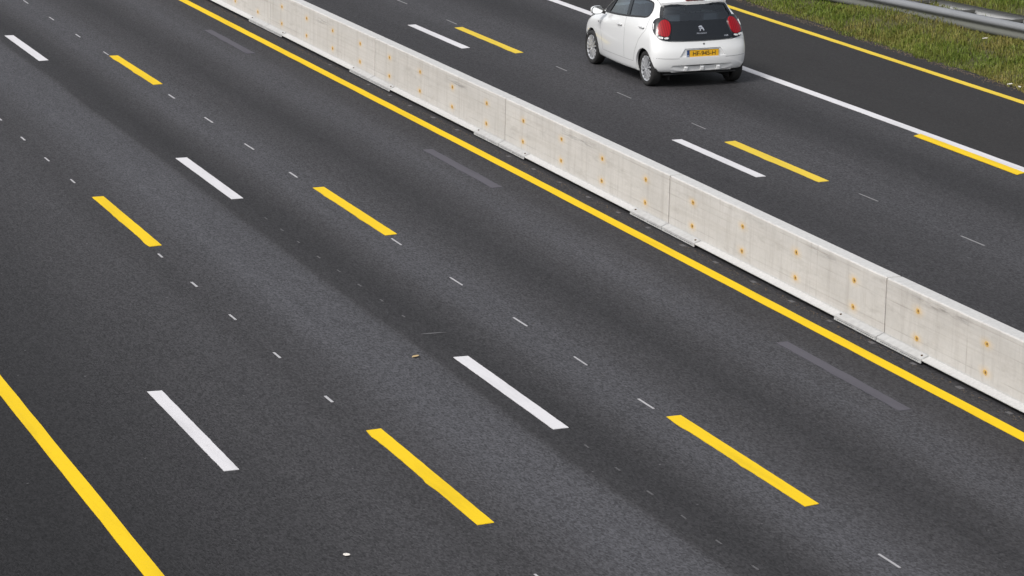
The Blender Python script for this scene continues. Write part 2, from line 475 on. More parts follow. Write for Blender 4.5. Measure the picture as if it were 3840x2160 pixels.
GW, GY, GG = 'white lane dashes', 'yellow temporary lane dashes', 'blacked-out lane dashes'
marking('lane_dash', [(7.206,30.032),(7.357,30.018),(7.199,27.032),(7.347,27.038)], M_WHITE,
        'white lane dash beside the yellow edge line at lower left, only one in its row', 'road marking', GW, seed=1)
for i, (q, lb) in enumerate([
    ([(8.890,39.882),(9.043,39.882),(8.879,36.672),(9.037,36.695)], 'yellow lane dash with a bumpy left edge, farther one of the left lanes'),
    ([(8.867,27.890),(9.025,27.908),(8.865,24.670),(9.028,24.688)], 'yellow lane dash near the bottom centre, between the two nearest white dashes')]):
    marking('lane_dash', q, M_YELLOW, lb, 'road marking', GY, rough_left=.017, seed=10+i)
for i, (q, lb) in enumerate([
    ([(10.615,54.295),(10.770,54.285),(10.605,51.325),(10.768,51.345)], 'white lane dash in the top left corner, farthest of its row left of the barrier'),
    ([(10.612,42.157),(10.776,42.150),(10.596,39.127),(10.758,39.130)], 'white lane dash left of centre, middle one of its row of three'),
    ([(10.608,30.282),(10.774,30.278),(10.603,27.310),(10.766,27.316)], 'big white lane dash below centre, nearest of its row of three')]):
    marking('lane_dash', q, M_WHITE, lb, 'road marking', GW, seed=20+i)
for i, (q, lb) in enumerate([
    ([(11.838,51.456),(11.985,51.450),(11.829,48.335),(11.988,48.360)], 'yellow lane dash at upper left, farthest of the row near the barrier'),
    ([(11.829,39.487),(11.986,39.490),(11.814,36.300),(11.980,36.325)], 'yellow lane dash left of the photo centre, second of the row near the barrier'),
    ([(11.822,27.348),(11.979,27.352),(11.820,24.175),(11.976,24.208)], 'long yellow lane dash at lower right, nearest of the row near the barrier')]):
    marking('lane_dash', q, M_YELLOW, lb, 'road marking', GY, rough_left=.014, seed=30+i)
for i, (q, lb) in enumerate([
    ([(14.108,53.735),(14.240,53.735),(14.108,50.880),(14.248,50.895)], 'faint grey blacked-out lane dash at the top, farthest of three'),
    ([(14.110,41.582),(14.250,41.578),(14.104,38.652),(14.253,38.662)], 'faint grey blacked-out lane dash at mid photo beside the yellow line'),
    ([(14.118,29.678),(14.252,29.680),(14.102,26.760),(14.240,26.762)], 'grey blacked-out lane dash at lower right, nearest of three')]):
    marking('lane_dash', q, M_GHOST, lb, 'road marking', GG, rough_left=.01, rough_right=.01, seed=40+i)
for i, (q, lb) in enumerate([
    ([(17.745,53.112),(17.896,53.118),(17.755,50.205),(17.915,50.235)], 'white lane dash beyond the barrier, far one left of the car'),
    ([(17.782,41.078),(17.932,41.068),(17.774,38.125),(17.925,38.138)], 'white lane dash beyond the barrier, near one below the car')]):
    marking('lane_dash', q, M_WHITE, lb, 'road marking', GW, seed=50+i)
for i, (q, lb) in enumerate([
    ([(18.437,52.52),(18.593,52.54),(18.443,49.39),(18.602,49.43)], 'yellow lane dash beyond the barrier, far one left of the car'),
    ([(18.438,40.665),(18.620,40.695),(18.436,37.525),(18.600,37.548)], 'yellow lane dash beyond the barrier, near one below the car')]):
    marking('lane_dash', q, M_YELLOW_FAR, lb, 'road marking', GY, rough_left=.012, seed=60+i)

def poly_line(name, pts, w, mat, label, seed=0):
    """pts [(x,y)] centre line, smooth strip"""
    pts = sorted(pts, key=lambda q: q[1]); v, fc = [], []
    ys = np.linspace(pts[0][1], pts[-1][1], 260)
    xs = np.interp(ys, [q[1] for q in pts], [q[0] for q in pts])
    k = 15; pad = np.pad(xs, k, mode='edge')
    xs = np.convolve(pad, np.ones(2*k+1)/(2*k+1), 'valid')
    rnd = random.Random(seed)
    oy = ys.mean(); ox = xs.mean()
    for x, y in zip(xs, ys):
        a = x - w/2 + rnd.uniform(-.003, .003); b = x + w/2 + rnd.uniform(-.003, .003)
        v += [(a-ox, y-oy, TH), (b-ox, y-oy, TH), (a-ox, y-oy, -.002), (b-ox, y-oy, -.002)]
    for i in range(len(ys)-1):
        p, q = 4*i, 4*i+4
        fc += [(p, p+1, q+1, q), (p+2, p, q, q+2), (p+1, p+3, q+3, q+1)]
    o = mesh_obj(name, v, fc, mat); o.location = (ox, oy, 0)
    return tag(o, label, 'road marking')
poly_line('edge_line', [(5.846,-20),(5.846,120)], .158, M_YELLOW, 'solid yellow edge line across the bottom left corner', 1)
poly_line('edge_line', [(14.80,-20),(14.80,25.5),(14.79,29.3),(14.832,34),(14.81,41.1),(14.725,57),(14.60,75),(14.5,110)], .150, M_YELLOW,
          'long solid yellow line running along the foot of the concrete barrier', 2)
poly_line('edge_line', [(21.50,-20),(21.50,41),(21.49,46.6),(21.40,53.3),(21.3,70),(21.2,110)], .172, M_WHITE,
          'solid white line passing beside the white car', 3)
poly_line('edge_line', [(24.215,-20),(24.213,110)], .140, M_YELLOW_FAR,
          'thin solid yellow line near the grass verge', 4)
marking('lane_dash', [(21.255,40.15),(21.425,40.26),(21.235,37.05),(21.405,37.13)], M_YELLOW, 'yellow dash overlapping the left side of the solid white line at far right',
        'road marking', GY, seed=71).location.z += .004

def ticks(pts, w, ln, mat, label, group, dx=0.0):
    me = None
    for i, (x, y) in enumerate(pts):
        if me is None:
            mb = MB(); mb.prism([(-w/2, -.002), (w/2, -.002), (w/2, .004), (-w/2, .004)], -ln/2, ln/2)
            o = mb.obj('paint_tick', mat); me = o
        else:
            o = me.copy(); COL.objects.link(o)
        o.location = (x, y, 0); o.rotation_euler = (0, 0, random.uniform(-.012, .012))
        o.scale = (random.uniform(.8, 1.2), random.uniform(.85, 1.15), 1)
        tag(o, label, 'road marking', group)
ticks([(11.84,58.36),(11.84,56.06),(11.838,53.86),(11.85,51.75),(11.832,47.16),(11.842,44.95),(11.832,42.66),(11.838,40.44),
       (11.833,35.91),(11.817,33.62),(11.831,31.51),(11.829,29.68),(11.821,27.87),(11.825,22.53)], .022, .42, M_TICK,
      'thin short white tick in the row along the yellow dashes next to the barrier lane', 'white ticks along the right yellow dashes')
ticks([(8.894,46.08),(8.893,44.38),(8.885,42.69),(8.885,41.03),(8.879,36.14),(8.877,34.51),(8.873,32.81),(8.867,31.01),(8.867,29.13),(8.86,23.1)],
      .024, .25, M_TICK, 'tiny white tick in the row along the yellow dashes of the left lanes', 'white ticks along the left yellow dashes')
ticks([(18.59,55.98),(18.62,53.2),(18.60,47.62),(18.586,44.86),(18.608,41.99),(18.605,36.36),(18.617,33.52)], .022, .55, M_TICKFAR,
      'faint thin white tick on the carriageway beyond the barrier', 'faint ticks beyond the barrier')
ticks([(15.10,y) for y in (26.31,27.34,28.37,29.33,30.37,31.36,32.41,33.5,34.5,35.6,36.6,37.65,38.7,39.7,40.7,42.9,44.0,45.1,46.1,47.2,49.3)],
      .05, .10, M_TICKFAINT, 'faint whitish speck in the row at the foot of the barrier', 'specks along the barrier foot')
ticks([(10.68+.012*math.sin(y*9),y) for y in (37.79,37.05,36.3,35.40,34.60,33.81,33.0,32.2,26.65,25.84,25.04,24.26,23.50,22.75)], .018, .12, M_DOT,
      'faint pale dot in the dark strip along the white lane dashes', 'faint dots along the white dashes')
# two scuffs on the dark strip
def scuff(name, x, y, w, l, rz, mat, label):
    mb = MB(); pts = [(-w/2, -.2*l), (-w*.1, -.5*l), (w/2, -.1*l), (w*.2, .5*l), (-w*.35, .3*l)]
    mb.add([(a, b, .004) for a, b in pts] + [(a, b, -.001) for a, b in pts],
           [(0,1,2,3,4), (9,8,7,6,5)] + [(i, 5+i, 5+(i+1) % 5, (i+1) % 5) for i in range(5)])
    o = mb.obj(name, mat); o.location = (x, y, 0); o.rotation_euler = (0, 0, rz)
    return tag(o, label, 'road marking')
scuff('paint_scuff', 10.75, 31.35, .30, .035, -.05, M_TICKFAINT, 'faint whitish scuff across the dark strip above the nearest white dash')

# leaf and scrap lying on the road
M_LEAF = simple('dry_leaf', (.36, .26, .13), .7, var=.3, scale=40)
M_PAPER = simple('pale_litter', (.62, .58, .53), .6, var=.12, scale=30)
def curl(name, loc, sx, sy, rz, mat, label, cat, group=None, bend=.6):
    v, fc = [], []; n = 8
    for i in range(n+1):
        t = i/n*2-1; wd = math.sqrt(max(0, 1-t*t))*.9 + .06
        for j in range(5):
            s = (j/4*2-1)*wd
            v.append((t*sx/2, s*sy/2, .006 + bend*.25*sy*s*s + .12*sx*t*t*bend*(1 if t > 0 else .4)))
    for i in range(n):
        for j in range(4):
            a = i*5+j; fc.append((a, a+1, a+6, a+5))
    o = mesh_obj(name, v, fc, mat, smooth=True)
    m = o.modifiers.new('thick', 'SOLIDIFY'); m.thickness = .002
    o.location = loc; o.rotation_euler = (0, 0, rz)
    return tag(o, label, cat, group)
curl('fallen_leaf', (10.23, 30.42, .004), .10, .055, .5, M_LEAF, 'small tan fallen leaf on the grey asphalt above the nearest white dash', 'leaf')
curl('paper_scrap', (7.524, 24.25, .004), .062, .075, 0.0, M_PAPER, 'tiny white scrap on the asphalt at bottom centre left', 'litter', bend=.1)

# ------------------------------------------------------------------ concrete barrier
PITCH = 6.02
def barrier_element():
    root = empty('concrete_barrier', (15.15, 0, 0))
    y0, y1 = .016, PITCH - .016
    prof = [(0,.046),(0,.062),(.085,.088),(.097,.705),(.109,.720),(.277,.720),(.289,.705),(.301,.088),(.386,.062),(.386,.046)]
    mb = MB()
    n = len(prof); ny = 40
    for j in range(ny+1):
        y = y0 + (y1-y0)*j/ny
        for a, z in prof: mb.v.append((a, y, z))
    for j in range(ny):
        for i in range(n):
            a, b2 = j*n+i, j*n+(i+1) % n
            mb.f.append((a, b2, b2+n, a+n))
    mb.f.append(tuple(range(n))); mb.f.append(tuple(range(ny*n, ny*n+n))[::-1])
    body = mb.obj('barrier_body', M_CONC, root)
    bevel(body, .006, 2, 50)
    for yc in (.5, 2.0, 4.0, 5.5):
        mb = MB(); mb.box((.07, yc-.12, 0), (.316, yc+.12, .048)); mb.obj('support_pad', M_PAD, root)
    # connector plates over the foot at both ends, both sides
    for sgn in (0, 1):
        for (ya, yb) in ((.010, 1.04), (PITCH-1.04, PITCH-.010)):
            mb = MB()
            sl = [(.082, .0925), (-.003, .0565), (-.003, .042), (-.009, .042), (-.009, .067), (.078, .102)]
            lip = [(-.005, .020), (-.012, .020), (-.012, .033), (-.005, .035)]
            tab = [(-.002, .022), (-.007, .022), (-.007, .034), (-.002, .046)]
            fx = (lambda P: [((.386 - a) if sgn else a, z) for a, z in P])
            mb.prism(fx(sl), ya, yb); mb.prism(fx(lip), ya, yb)
            for yc in (ya+.03, (ya+yb)/2, yb-.03): mb.prism(fx(tab), yc-.03, yc+.03)
            pl = mb.obj('connector_plate', M_PLATE, root)
            # fixing bolt near the outer end
            yb2 = yb - .07 if ya < 1 else ya + .07
            mb = MB(); mb.lathe([(0, .0), (0, .014), (.012, .013), (.014, .0)], 12, 'z', ((.386-.04) if sgn else .04, yb2, .084))
            mb.obj('bolt', M_HOLE, pl)
    for k in range(4):
        for z in (.518, .218):
            y = .77 + 1.5*k; x = .085 + .012*(z-.088)/.617
            mb = MB(); n = 14
            ring = [(x - .003, y + (.036+.012*random.random())*math.cos(2*math.pi*i/n), z + (.025+.009*random.random())*math.sin(2*math.pi*i/n)) for i in range(n)]
            back = [(x + .004, a, b) for _, a, b in ring]
            mb.add(ring + back, [tuple(range(n))] + [(i, (i+1) % n, n+(i+1) % n, n+i) for i in range(n)])
            pg = mb.obj('tie_plug', M_RUST, root)
            mb = MB(); mb.lathe([(-.005, 0), (-.006, .013), (.0, .014)], 10, 'x', (x - .001, y - .012, z + .003))
            mb.obj('tie_hole', M_NAIL, pg)
    return root

def copy_tree(o, parent=None):
    c = o.copy(); COL.objects.link(c); c.parent = parent
    for ch in o.children: copy_tree(ch, c)
    return c
proto = barrier_element()
BAR_LABEL = {-3: None, -2: None,
    -2: 'concrete barrier element nearest the camera, cut off by the right edge of the photo',
    -1: 'concrete barrier element at far right, the last one seen at full height',
    0: 'concrete barrier element right of centre, straight below the car',
    1: 'concrete barrier element at the centre of the row, with a dark smear under its coping',
    2: 'concrete barrier element left of centre, between the removed dash and the far white dash',
    3: 'concrete barrier element at the top edge, beside the farthest grey removed dash'}
# joint (near end) of element k at y = 35.34 + 6.02 k ; a slight bow of the line of elements
bow = {-3: .0, -2: .0, -1: .0, 0: .03, 1: .045, 2: .025, 3: .0, 4: -.04, 5: -.09, 6: -.15, 7: -.2}
first = True
for k in range(-3, 8):
    ya = 35.34 + PITCH*k
    xa = 15.15 + bow[k]; xb = 15.15 + bow.get(k+1, -.26)
    o = proto if first else copy_tree(proto)
    first = False
    o.location = (xa, ya, 0); o.rotation_euler = (0, 0, -math.atan2(xb-xa, PITCH))
    lb = {-3: 'concrete barrier element below the photo, next to the nearest one',
          -2: 'concrete barrier element reaching the lower right edge of the photo',
          -1: 'concrete barrier element at right, the last one showing both of its joints',
          0: 'concrete barrier element right of centre, its far joint straight below the car',
          1: 'concrete barrier element at the centre of the photo, left of the joint below the car',
          2: 'concrete barrier element left of centre, opposite the far white and yellow dashes',
          3: 'concrete barrier element at the top edge beside the farthest grey blacked-out dash'}.get(k, 'concrete barrier element further up the road, above the photo')
    tag(o, lb, 'barrier', 'concrete barrier elements between the carriageways')

# dark rub marks left by scraping vehicles
def smear_mat():
    m, nt, b = new_mat('rubber_smear'); out = nt.nodes['Material Output']
    tc = nt.nodes.new('ShaderNodeTexCoord').outputs['Object']
    n1 = noise(nt, mapped(nt, tc, (1, 2.5, 40)), 1.0, 4, .7)
    sx = nt.nodes.new('ShaderNodeSeparateXYZ'); nt.links.new(tc, sx.inputs[0])
    uv = nt.nodes.new('ShaderNodeAttribute'); uv.attribute_name = 'fade'
    a = math_n(nt, 'MULTIPLY', ramp(nt, n1, [(.42, 0.0), (.62, 1.0)]), uv.outputs['Fac'])
    tr = nt.nodes.new('ShaderNodeBsdfTransparent'); mx = nt.nodes.new('ShaderNodeMixShader')
    b.inputs['Base Color'].default_value = (.10, .09, .085, 1); b.inputs['Roughness'].default_value = .8
    nt.links.new(math_n(nt, 'MULTIPLY', a, .32), mx.inputs[0]); nt.links.new(tr.outputs[0], mx.inputs[1]); nt.links.new(b.outputs[0], mx.inputs[2])
    nt.links.new(mx.outputs[0], out.inputs['Surface'])
    return m
M_SMEAR = smear_mat()
def smear(el, y0, y1, z0, z1):
    v, fc, fd = [], [], []; n = 16
    for i in range(n+1):
        t = i/n; y = y0 + (y1-y0)*t
        for k in range(4):
            z = z0 + (z1-z0)*k/3
            v.append((.085 + .012*(z-.088)/.617 - .0018, y, z)); fd.append(math.sin(math.pi*min(max(t, 0), 1))**.6*(1 if k in (1, 2) else 0))
    for i in range(n):
        for k in range(3): fc.append((4*i+k, 4*i+k+1, 4*i+k+5, 4*i+k+4))
    o = mesh_obj('scrape_mark', v, fc, M_SMEAR, el)
    at = o.data.attributes.new('fade', 'FLOAT', 'POINT'); at.data.foreach_set('value', fd)
ELS = [o for o in COL.objects if o.name.startswith('concrete_barrier')]
ELS.sort(key=lambda o: o.location.y)
smear(ELS[3], 2.5, 3.9, .57, .66)
smear(ELS[4], 1.6, 2.6, .56, .66); smear(ELS[2], 1.2, 2.0, .60, .69)
smear(ELS[5], 2.3, 3.4, .54, .65); smear(ELS[1], 4.0, 5.6, .60, .69)

# ------------------------------------------------------------------ guardrail (double sided W-beam)
def guardrail():
    d = Vector((.175, -.985, 0)).normalized(); nrm = Vector((-d.y, d.x, 0))      # nrm points away from the road
    if nrm.x < 0: nrm = -nrm
    base = Vector((26.39, 47.8, 0))
    root = empty('guardrail', base)
    W = [(0.055,.0),(0.02,.012),(-.03,.035),(-.042,.075),(-.03,.110),(.02,.135),(.025,.155),(.02,.175),(-.03,.20),(-.042,.235),(-.03,.275),(.02,.298),(.055,.31)]
    a, b2 = -40.0, 12.0
    def beam(off, flip, name, mat):
        v, fc = [], []; N = 52
        for i in range(N+1):
            t = a + (b2-a)*i/N
            for q, z in W:
                p = d*t + nrm*(off + (-q if flip else q))
                v.append((p.x, p.y, .20 + z))
        m = len(W)
        for i in range(N):
            for k in range(m-1): fc.append((i*m+k, (i+1)*m+k, (i+1)*m+k+1, i*m+k+1))
        o = mesh_obj(name, v, fc, mat, root)
        for p in o.data.polygons: p.use_smooth = True
        s = o.modifiers.new('thick', 'SOLIDIFY'); s.thickness = .006
        return o
    beam(0, False, 'rail_beam', M_STEEL)
    beam(.68, True, 'rail_beam', M_STEEL_REAR)
    k = 0; t = -30.0
    pm = sm = None
    while t < 10:
        p = d*t + nrm*.34
        if pm is None:
            mb = MB(); mb.box((-.05, -.035, -.3), (.05, .035, .46)); pm = mb.obj('post', M_STEEL_DULL, root)
            o = pm
        else:
            o = pm.copy(); link(o, root)
        o.location = (p.x, p.y, 0); o.rotation_euler = (0, 0, math.atan2(nrm.y, nrm.x))
        if sm is None:
            mb = MB()
            mb.bar((-.29, .0, .43), (.29, .0, .43), .05, .05)
            mb.bar((-.29, .0, .40), (.0, .42, .42), .04, .04); mb.bar((.29, .0, .40), (.0, .42, .42), .04, .04)
            sm = mb.obj('spacer_bracket', M_STEEL_DULL, root); o = sm
        else:
            o = sm.copy(); link(o, root)
        o.location = (p.x, p.y, 0); o.rotation_euler = (0, 0, math.atan2(nrm.y, nrm.x))
        t += 1.33; k += 1
    tag(root, 'grey steel double guardrail in the grass at the top right corner', 'guardrail')
    return d, nrm, base
GD, GN, GB = guardrail()

# ------------------------------------------------------------------ grass
def vnoise(x, y, s, seed):
    g = np.random.default_rng(seed).random((64, 64))
    X, Y = x/s, y/s
    xi, yi = np.floor(X).astype(int), np.floor(Y).astype(int)
    fx, fy = X-xi, Y-yi; fx = fx*fx*(3-2*fx); fy = fy*fy*(3-2*fy)
    G = lambda i, j: g[i % 64, j % 64]
    return (G(xi,yi)*(1-fx)+G(xi+1,yi)*fx)*(1-fy) + (G(xi,yi+1)*(1-fx)+G(xi+1,yi+1)*fx)*fy
def grass():
    N = 340000
    x = 24.55 + 8.7*rng.random(N)**1.25; y = 36 + 32*rng.random(N)
    # ragged edge over the asphalt
    edge = 24.79 + .20*(vnoise(x, y, .22, 1)-.5) + .24*(vnoise(x, y, 1.1, 2)-.5)
    keep = x > edge
    # keep off what is far outside the picture
    keep &= (y > 37.5 - (x-24.8)*.6)
    dens = vnoise(x, y, .22, 3)*.6 + vnoise(x, y, .9, 4)*.4
    keep &= rng.random(N) < (.15 + 1.3*dens)
    # the paved strip between the rails carries fewer plants
    rel = (x-GB.x)*GN.x + (y-GB.y)*GN.y
    strip = (rel > .06) & (rel < .62)
    keep &= ~(strip & (rng.random(N) > .25))
    x, y = x[keep], y[keep]; n = len(x); rel = rel[keep]
    t = np.clip((x-24.8)/1.7, 0, 1); kk = np.clip((y - 47.6)/2.6, 0, 1); z = -.03 + .24*t*t*(3-2*t) + .012*np.sin(x*3.1+y*1.7)*t + .20*kk*kk*(3-2*kk)*t
    patch = vnoise(x, y, .55, 5); patch2 = vnoise(x, y, 1.7, 6)
    h = (.04 + .105*rng.random(n)**1.4)*(.55 + .9*patch)
    h *= np.where(x < 25.0, .75, 1.0)
    h *= np.where((rel > -.3) & (rel < .06), .8, 1.0)
    w_ = .004 + .005*rng.random(n)
    ang = rng.random(n)*2*np.pi; lean = (.15 + .75*rng.random(n)**1.5)*h
    la = rng.random(n)*2*np.pi
    dx, dy = np.cos(ang)*w_, np.sin(ang)*w_
    lx, ly = np.cos(la)*lean, np.sin(la)*lean
    V = np.zeros((n, 5, 3))
    V[:,0] = np.stack([x-dx, y-dy, z-.01], 1); V[:,1] = np.stack([x+dx, y+dy, z-.01], 1)
    V[:,2] = np.stack([x+dx*.75+lx*.3, y+dy*.75+ly*.3, z+h*.6], 1); V[:,3] = np.stack([x-dx*.75+lx*.3, y-dy*.75+ly*.3, z+h*.6], 1)
    V[:,4] = np.stack([x+lx, y+ly, z+h*(1-.25*lean/h)], 1)
    V = V.reshape(-1, 3)
    me = bpy.data.meshes.new('grass')
    me.vertices.add(len(V)); me.vertices.foreach_set('co', V.ravel())
    base = np.arange(n)*5
    idx = np.stack([base, base+1, base+2, base+3, base+3, base+2, base+4], 1).ravel()
    me.loops.add(len(idx)); me.loops.foreach_set('vertex_index', idx)
    me.polygons.add(2*n)
    st = np.stack([np.arange(n)*7, np.arange(n)*7+4], 1).ravel(); me.polygons.foreach_set('loop_start', st)
    me.update(calc_edges=True); me.validate()
    dry = np.clip((vnoise(x, y, 1.1, 7)*.6 + vnoise(x, y, .3, 8)*.5 - .42)*1.5 + (rng.random(n)-.5)*.6, 0, 1)
    dry = np.where((x < 25.05), np.clip(dry+.15, 0, 1), dry)
    lum = np.clip(rng.random(n)*.7 + .3*patch2, 0, 1)
    at = me.color_attributes.new('tint', 'FLOAT_COLOR', 'POINT')
    c = np.ones((n, 5, 4)); c[:,:,0] = dry[:,None]; c[:,:,1] = lum[:,None]; c[:,:,2] = 0
    at.data.foreach_set('color', c.ravel())
    me.materials.append(M_GRASS)
    o = bpy.data.objects.new('grass', me); COL.objects.link(o)
    tag(o, 'olive green and straw coloured rough grass on the verge', 'grass', kind='stuff')
grass()
# grit swept to the barrier foot and the verge edge
def grit():
    v, fc = [], []; rnd = random.Random(5)
    def stone(x, y, r_):
        n = len(v); a = rnd.random()*6
        for k in range(4): v.append((x + r_*rnd.uniform(.6, 1.2)*math.cos(a+k*1.57), y + r_*1.4*rnd.uniform(.6, 1.2)*math.sin(a+k*1.57), .0))
        v.append((x, y, r_*rnd.uniform(.5, 1.0)))
        for k in range(4): fc.append((n+k, n+(k+1) % 4, n+4))
    for _ in range(1500):
        stone(15.13 - abs(rnd.gauss(0, .05)), rnd.uniform(24, 64), rnd.uniform(.003, .010))
    for _ in range(2600):
        stone(24.80 - abs(rnd.gauss(0, .09)), rnd.uniform(38, 66), rnd.uniform(.004, .016))
    o = mesh_obj('grit', v, fc, simple('brown_grit', (.085, .062, .040), .95, var=.6, scale=25))
    tag(o, 'brown grit and crumbs along the barrier foot and the verge edge', 'grit', kind='stuff')
grit()
# litter in the grass edge
for i, (x, y, s, lb) in enumerate([
    (24.76, 43.55, .13, 'white litter scrap at the grass edge at far right, left one of a pair'),
    (24.78, 43.28, .10, 'white litter scrap at the grass edge at far right, right one of a pair')]):
    curl('litter_scrap', (x, y, .03), s, s*.5, .4+i, M_PAPER, lb, 'litter', 'litter scraps on the verge', .5)
curl('litter_scrap', (25.95, 46.55, .28), .12, .06, .2, M_PAPER, 'pale scrap lying in the grass in front of the guardrail', 'litter', 'litter scraps on the verge', .4)

# ------------------------------------------------------------------ the white hatchback
CAR = empty('hatchback_car', (20.057, 45.60, 0), .0029)
CAR.scale = (1.045, 1, 1)
tag(CAR, 'small white five door hatchback with black tailgate and red tail lights, driving away', 'car')

def tab(y, T):
    return float(np.interp(y, [a for a, _ in T], [b for _, b in T]))
def half_outline(yf, cf, wf, yr, cr, wr, wm, zt, nf=2.4, nr=2.9, NF=14, NS=44, NR=18):
    out = []
    for i in range(NF):
        t = (math.pi/2)*i/NF
        out.append((wf*math.sin(t)**(2/nf), yf-cf + cf*math.cos(t)**(2/nf)))
    ya, yb = yf-cf, yr+cr
    for i in range(NS+1):
        t = i/NS; bul = wm - (wf+wr)/2
        out.append((wf*(1-t)+wr*t + bul*4*t*(1-t), ya*(1-t)+yb*t))
    for i in range(NR-1, -1, -1):
        t = (math.pi/2)*i/NR
        out.append((wr*math.sin(t)**(2/nr), yr+cr - cr*math.cos(t)**(2/nr)))
    return [(a, b, tab(b, zt)) for a, b in out]
YS = 3.0
LV = [
 half_outline(2.80,.40,.55,-.30,.22,.64,.68,[(-.5,.30),(-.3,.27),(.3,.20),(2.2,.19),(2.8,.21)]),
 half_outline(2.93,.42,.66,-.41,.24,.735,.765,[(-.5,.268),(-.25,.262),(.35,.205),(2.1,.195),(3.0,.205)]),
 half_outline(2.98,.42,.70,-.448,.25,.770,.79,[(-.5,.33),(0,.32),(.5,.29),(2.1,.28),(3.0,.31)]),
 half_outline(3.0,.44,.725,-.472,.26,.790,.803,[(-.5,.45),(3.0,.45)]),
 half_outline(2.99,.46,.735,-.470,.26,.795,.807,[(-.5,.58),(3.0,.58)]),
 half_outline(2.95,.50,.735,-.448,.27,.790,.803,[(-.5,.71),(2.2,.70),(3.0,.67)]),
 half_outline(2.88,.56,.725,-.432,.28,.780,.797,[(-.5,.80),(2.0,.79),(3.0,.74)]),
 half_outline(2.78,.60,.70,-.385,.28,.755,.785,[(-.5,.90),(0,.905),(1.0,.875),(1.9,.845),(2.4,.83),(2.8,.80)]),
 half_outline(2.64,.60,.675,-.31,.28,.722,.766,[(-.5,1.02),(-.1,1.025),(.3,1.00),(1.0,.945),(1.8,.885),(2.2,.875),(2.6,.875)]),
 half_outline(2.40,.42,.655,-.255,.28,.690,.748,[(-.4,1.10),(0,1.105),(.3,1.075),(1.0,1.00),(1.75,.925),(2.1,.905),(2.4,.935)]),
 half_outline(2.16,.34,.605,-.19,.24,.628,.698,[(-.4,1.195),(.2,1.19),(1.0,1.13),(1.7,1.06),(2.2,1.07)]),
 half_outline(1.86,.30,.545,-.125,.20,.572,.633,[(-.2,1.288),(.2,1.30),(1.0,1.28),(1.86,1.25)]),
 half_outline(1.64,.28,.49,-.098,.16,.537,.583,[(-.2,1.338),(.3,1.368),(1.0,1.375),(1.65,1.35)]),
 half_outline(1.46,.30,.43,-.02,.16,.47,.50,[(-.1,1.380),(.3,1.412),(.9,1.425),(1.46,1.405)]),
 half_outline(1.25,.35,.28,.10,.15,.30,.32,[(.0,1.420),(.4,1.445),(.9,1.452),(1.3,1.435)]),
 half_outline(1.05,.25,.05,.30,.15,.06,.07,[(.2,1.447),(.5,1.457),(1.1,1.455)]),
]
def catmull(P, sub):
    P = np.array(P); out = []
    n = len(P)
    for i in range(n-1):
        p0 = P[max(i-1, 0)]; p1 = P[i]; p2 = P[i+1]; p3 = P[min(i+2, n-1)]
        d01 = np.maximum(np.linalg.norm(p1-p0, axis=-1, keepdims=True), 1e-6)**.5
        d12 = np.maximum(np.linalg.norm(p2-p1, axis=-1, keepdims=True), 1e-6)**.5
        d23 = np.maximum(np.linalg.norm(p3-p2, axis=-1, keepdims=True), 1e-6)**.5
        m1 = (p2-p1) if i == 0 else d12*((p1-p0)/d01 - (p2-p0)/(d01+d12) + (p2-p1)/d12)
        m2 = (p2-p1) if i == n-2 else d12*((p2-p1)/d12 - (p3-p1)/(d12+d23) + (p3-p2)/d23)
        for k in range(sub):
            t = k/sub; t2, t3 = t*t, t*t*t
            out.append((2*t3-3*t2+1)*p1 + (t3-2*t2+t)*m1 + (-2*t3+3*t2)*p2 + (t3-t2)*m2)
    out.append(P[-1])
    return out
rings = catmull([np.array(l) for l in LV], 4)
H = len(LV[0])
bv, bf = [], []
for rg in rings:
    left = [(-a, b, c) for a, b, c in rg]                # front centre -> rear centre along the left side
    right = [(a, b, c) for a, b, c in rg][1:-1][::-1]    # rear -> front along the right side
    bv += left + right
M_ = 2*H - 2
for j in range(len(rings)-1):
    for i in range(M_):
        a, b2 = j*M_+i, j*M_+(i+1) % M_
        bf.append((a, b2, b2+M_, a+M_))
# caps
def cap(j, flip):
    ids = [j*M_+i for i in range(M_)]
    for i in range(H-1):
        a, b2 = ids[i], ids[i+1]
        c2, d2 = ids[(M_-i) % M_], ids[(M_-i-1) % M_]
        q = [a, b2, d2, c2]
        q = [k for n_, k in enumerate(q) if k not in q[:n_]]
        if len(q) >= 3: bf.append(tuple(q if flip else q[::-1]))
cap(0, False); cap(len(rings)-1, True)
BVH = BVHTree.FromPolygons([Vector(v) for v in bv], bf)

# inner shell + openings -> real holes with real thickness
def prism_cutter(poly, axis, a, b):
    """poly 2D; axis x: (y,z) extruded in x ; axis y: (x,z) extruded in y"""
    bm = bmesh.new()
    P = (lambda p, t: (t, p[0], p[1])) if axis == 'x' else (lambda p, t: (p[0], t, p[1]))
    v0 = [bm.verts.new(P(p, a)) for p in poly]; v1 = [bm.verts.new(P(p, b)) for p in poly]
    n = len(poly)
    bm.faces.new(v0); bm.faces.new(v1[::-1])
    for i in range(n): bm.faces.new((v0[i], v1[i], v1[(i+1) % n], v0[(i+1) % n]))
    bmesh.ops.recalc_face_normals(bm, faces=bm.faces[:])
    me = bpy.data.meshes.new('cutter'); bm.to_mesh(me); bm.free()
    return bpy.data.objects.new('cutter', me)
def chaikin(P, it=2, k=.25, closed=True):
    for _ in range(it):
        Q = []; n = len(P)
        for i in range(n):
            a, b2 = P[i], P[(i+1) % n]
            Q.append((a[0]*(1-k)+b2[0]*k, a[1]*(1-k)+b2[1]*k)); Q.append((a[0]*k+b2[0]*(1-k), a[1]*k+b2[1]*(1-k)))
        P = Q
    return P
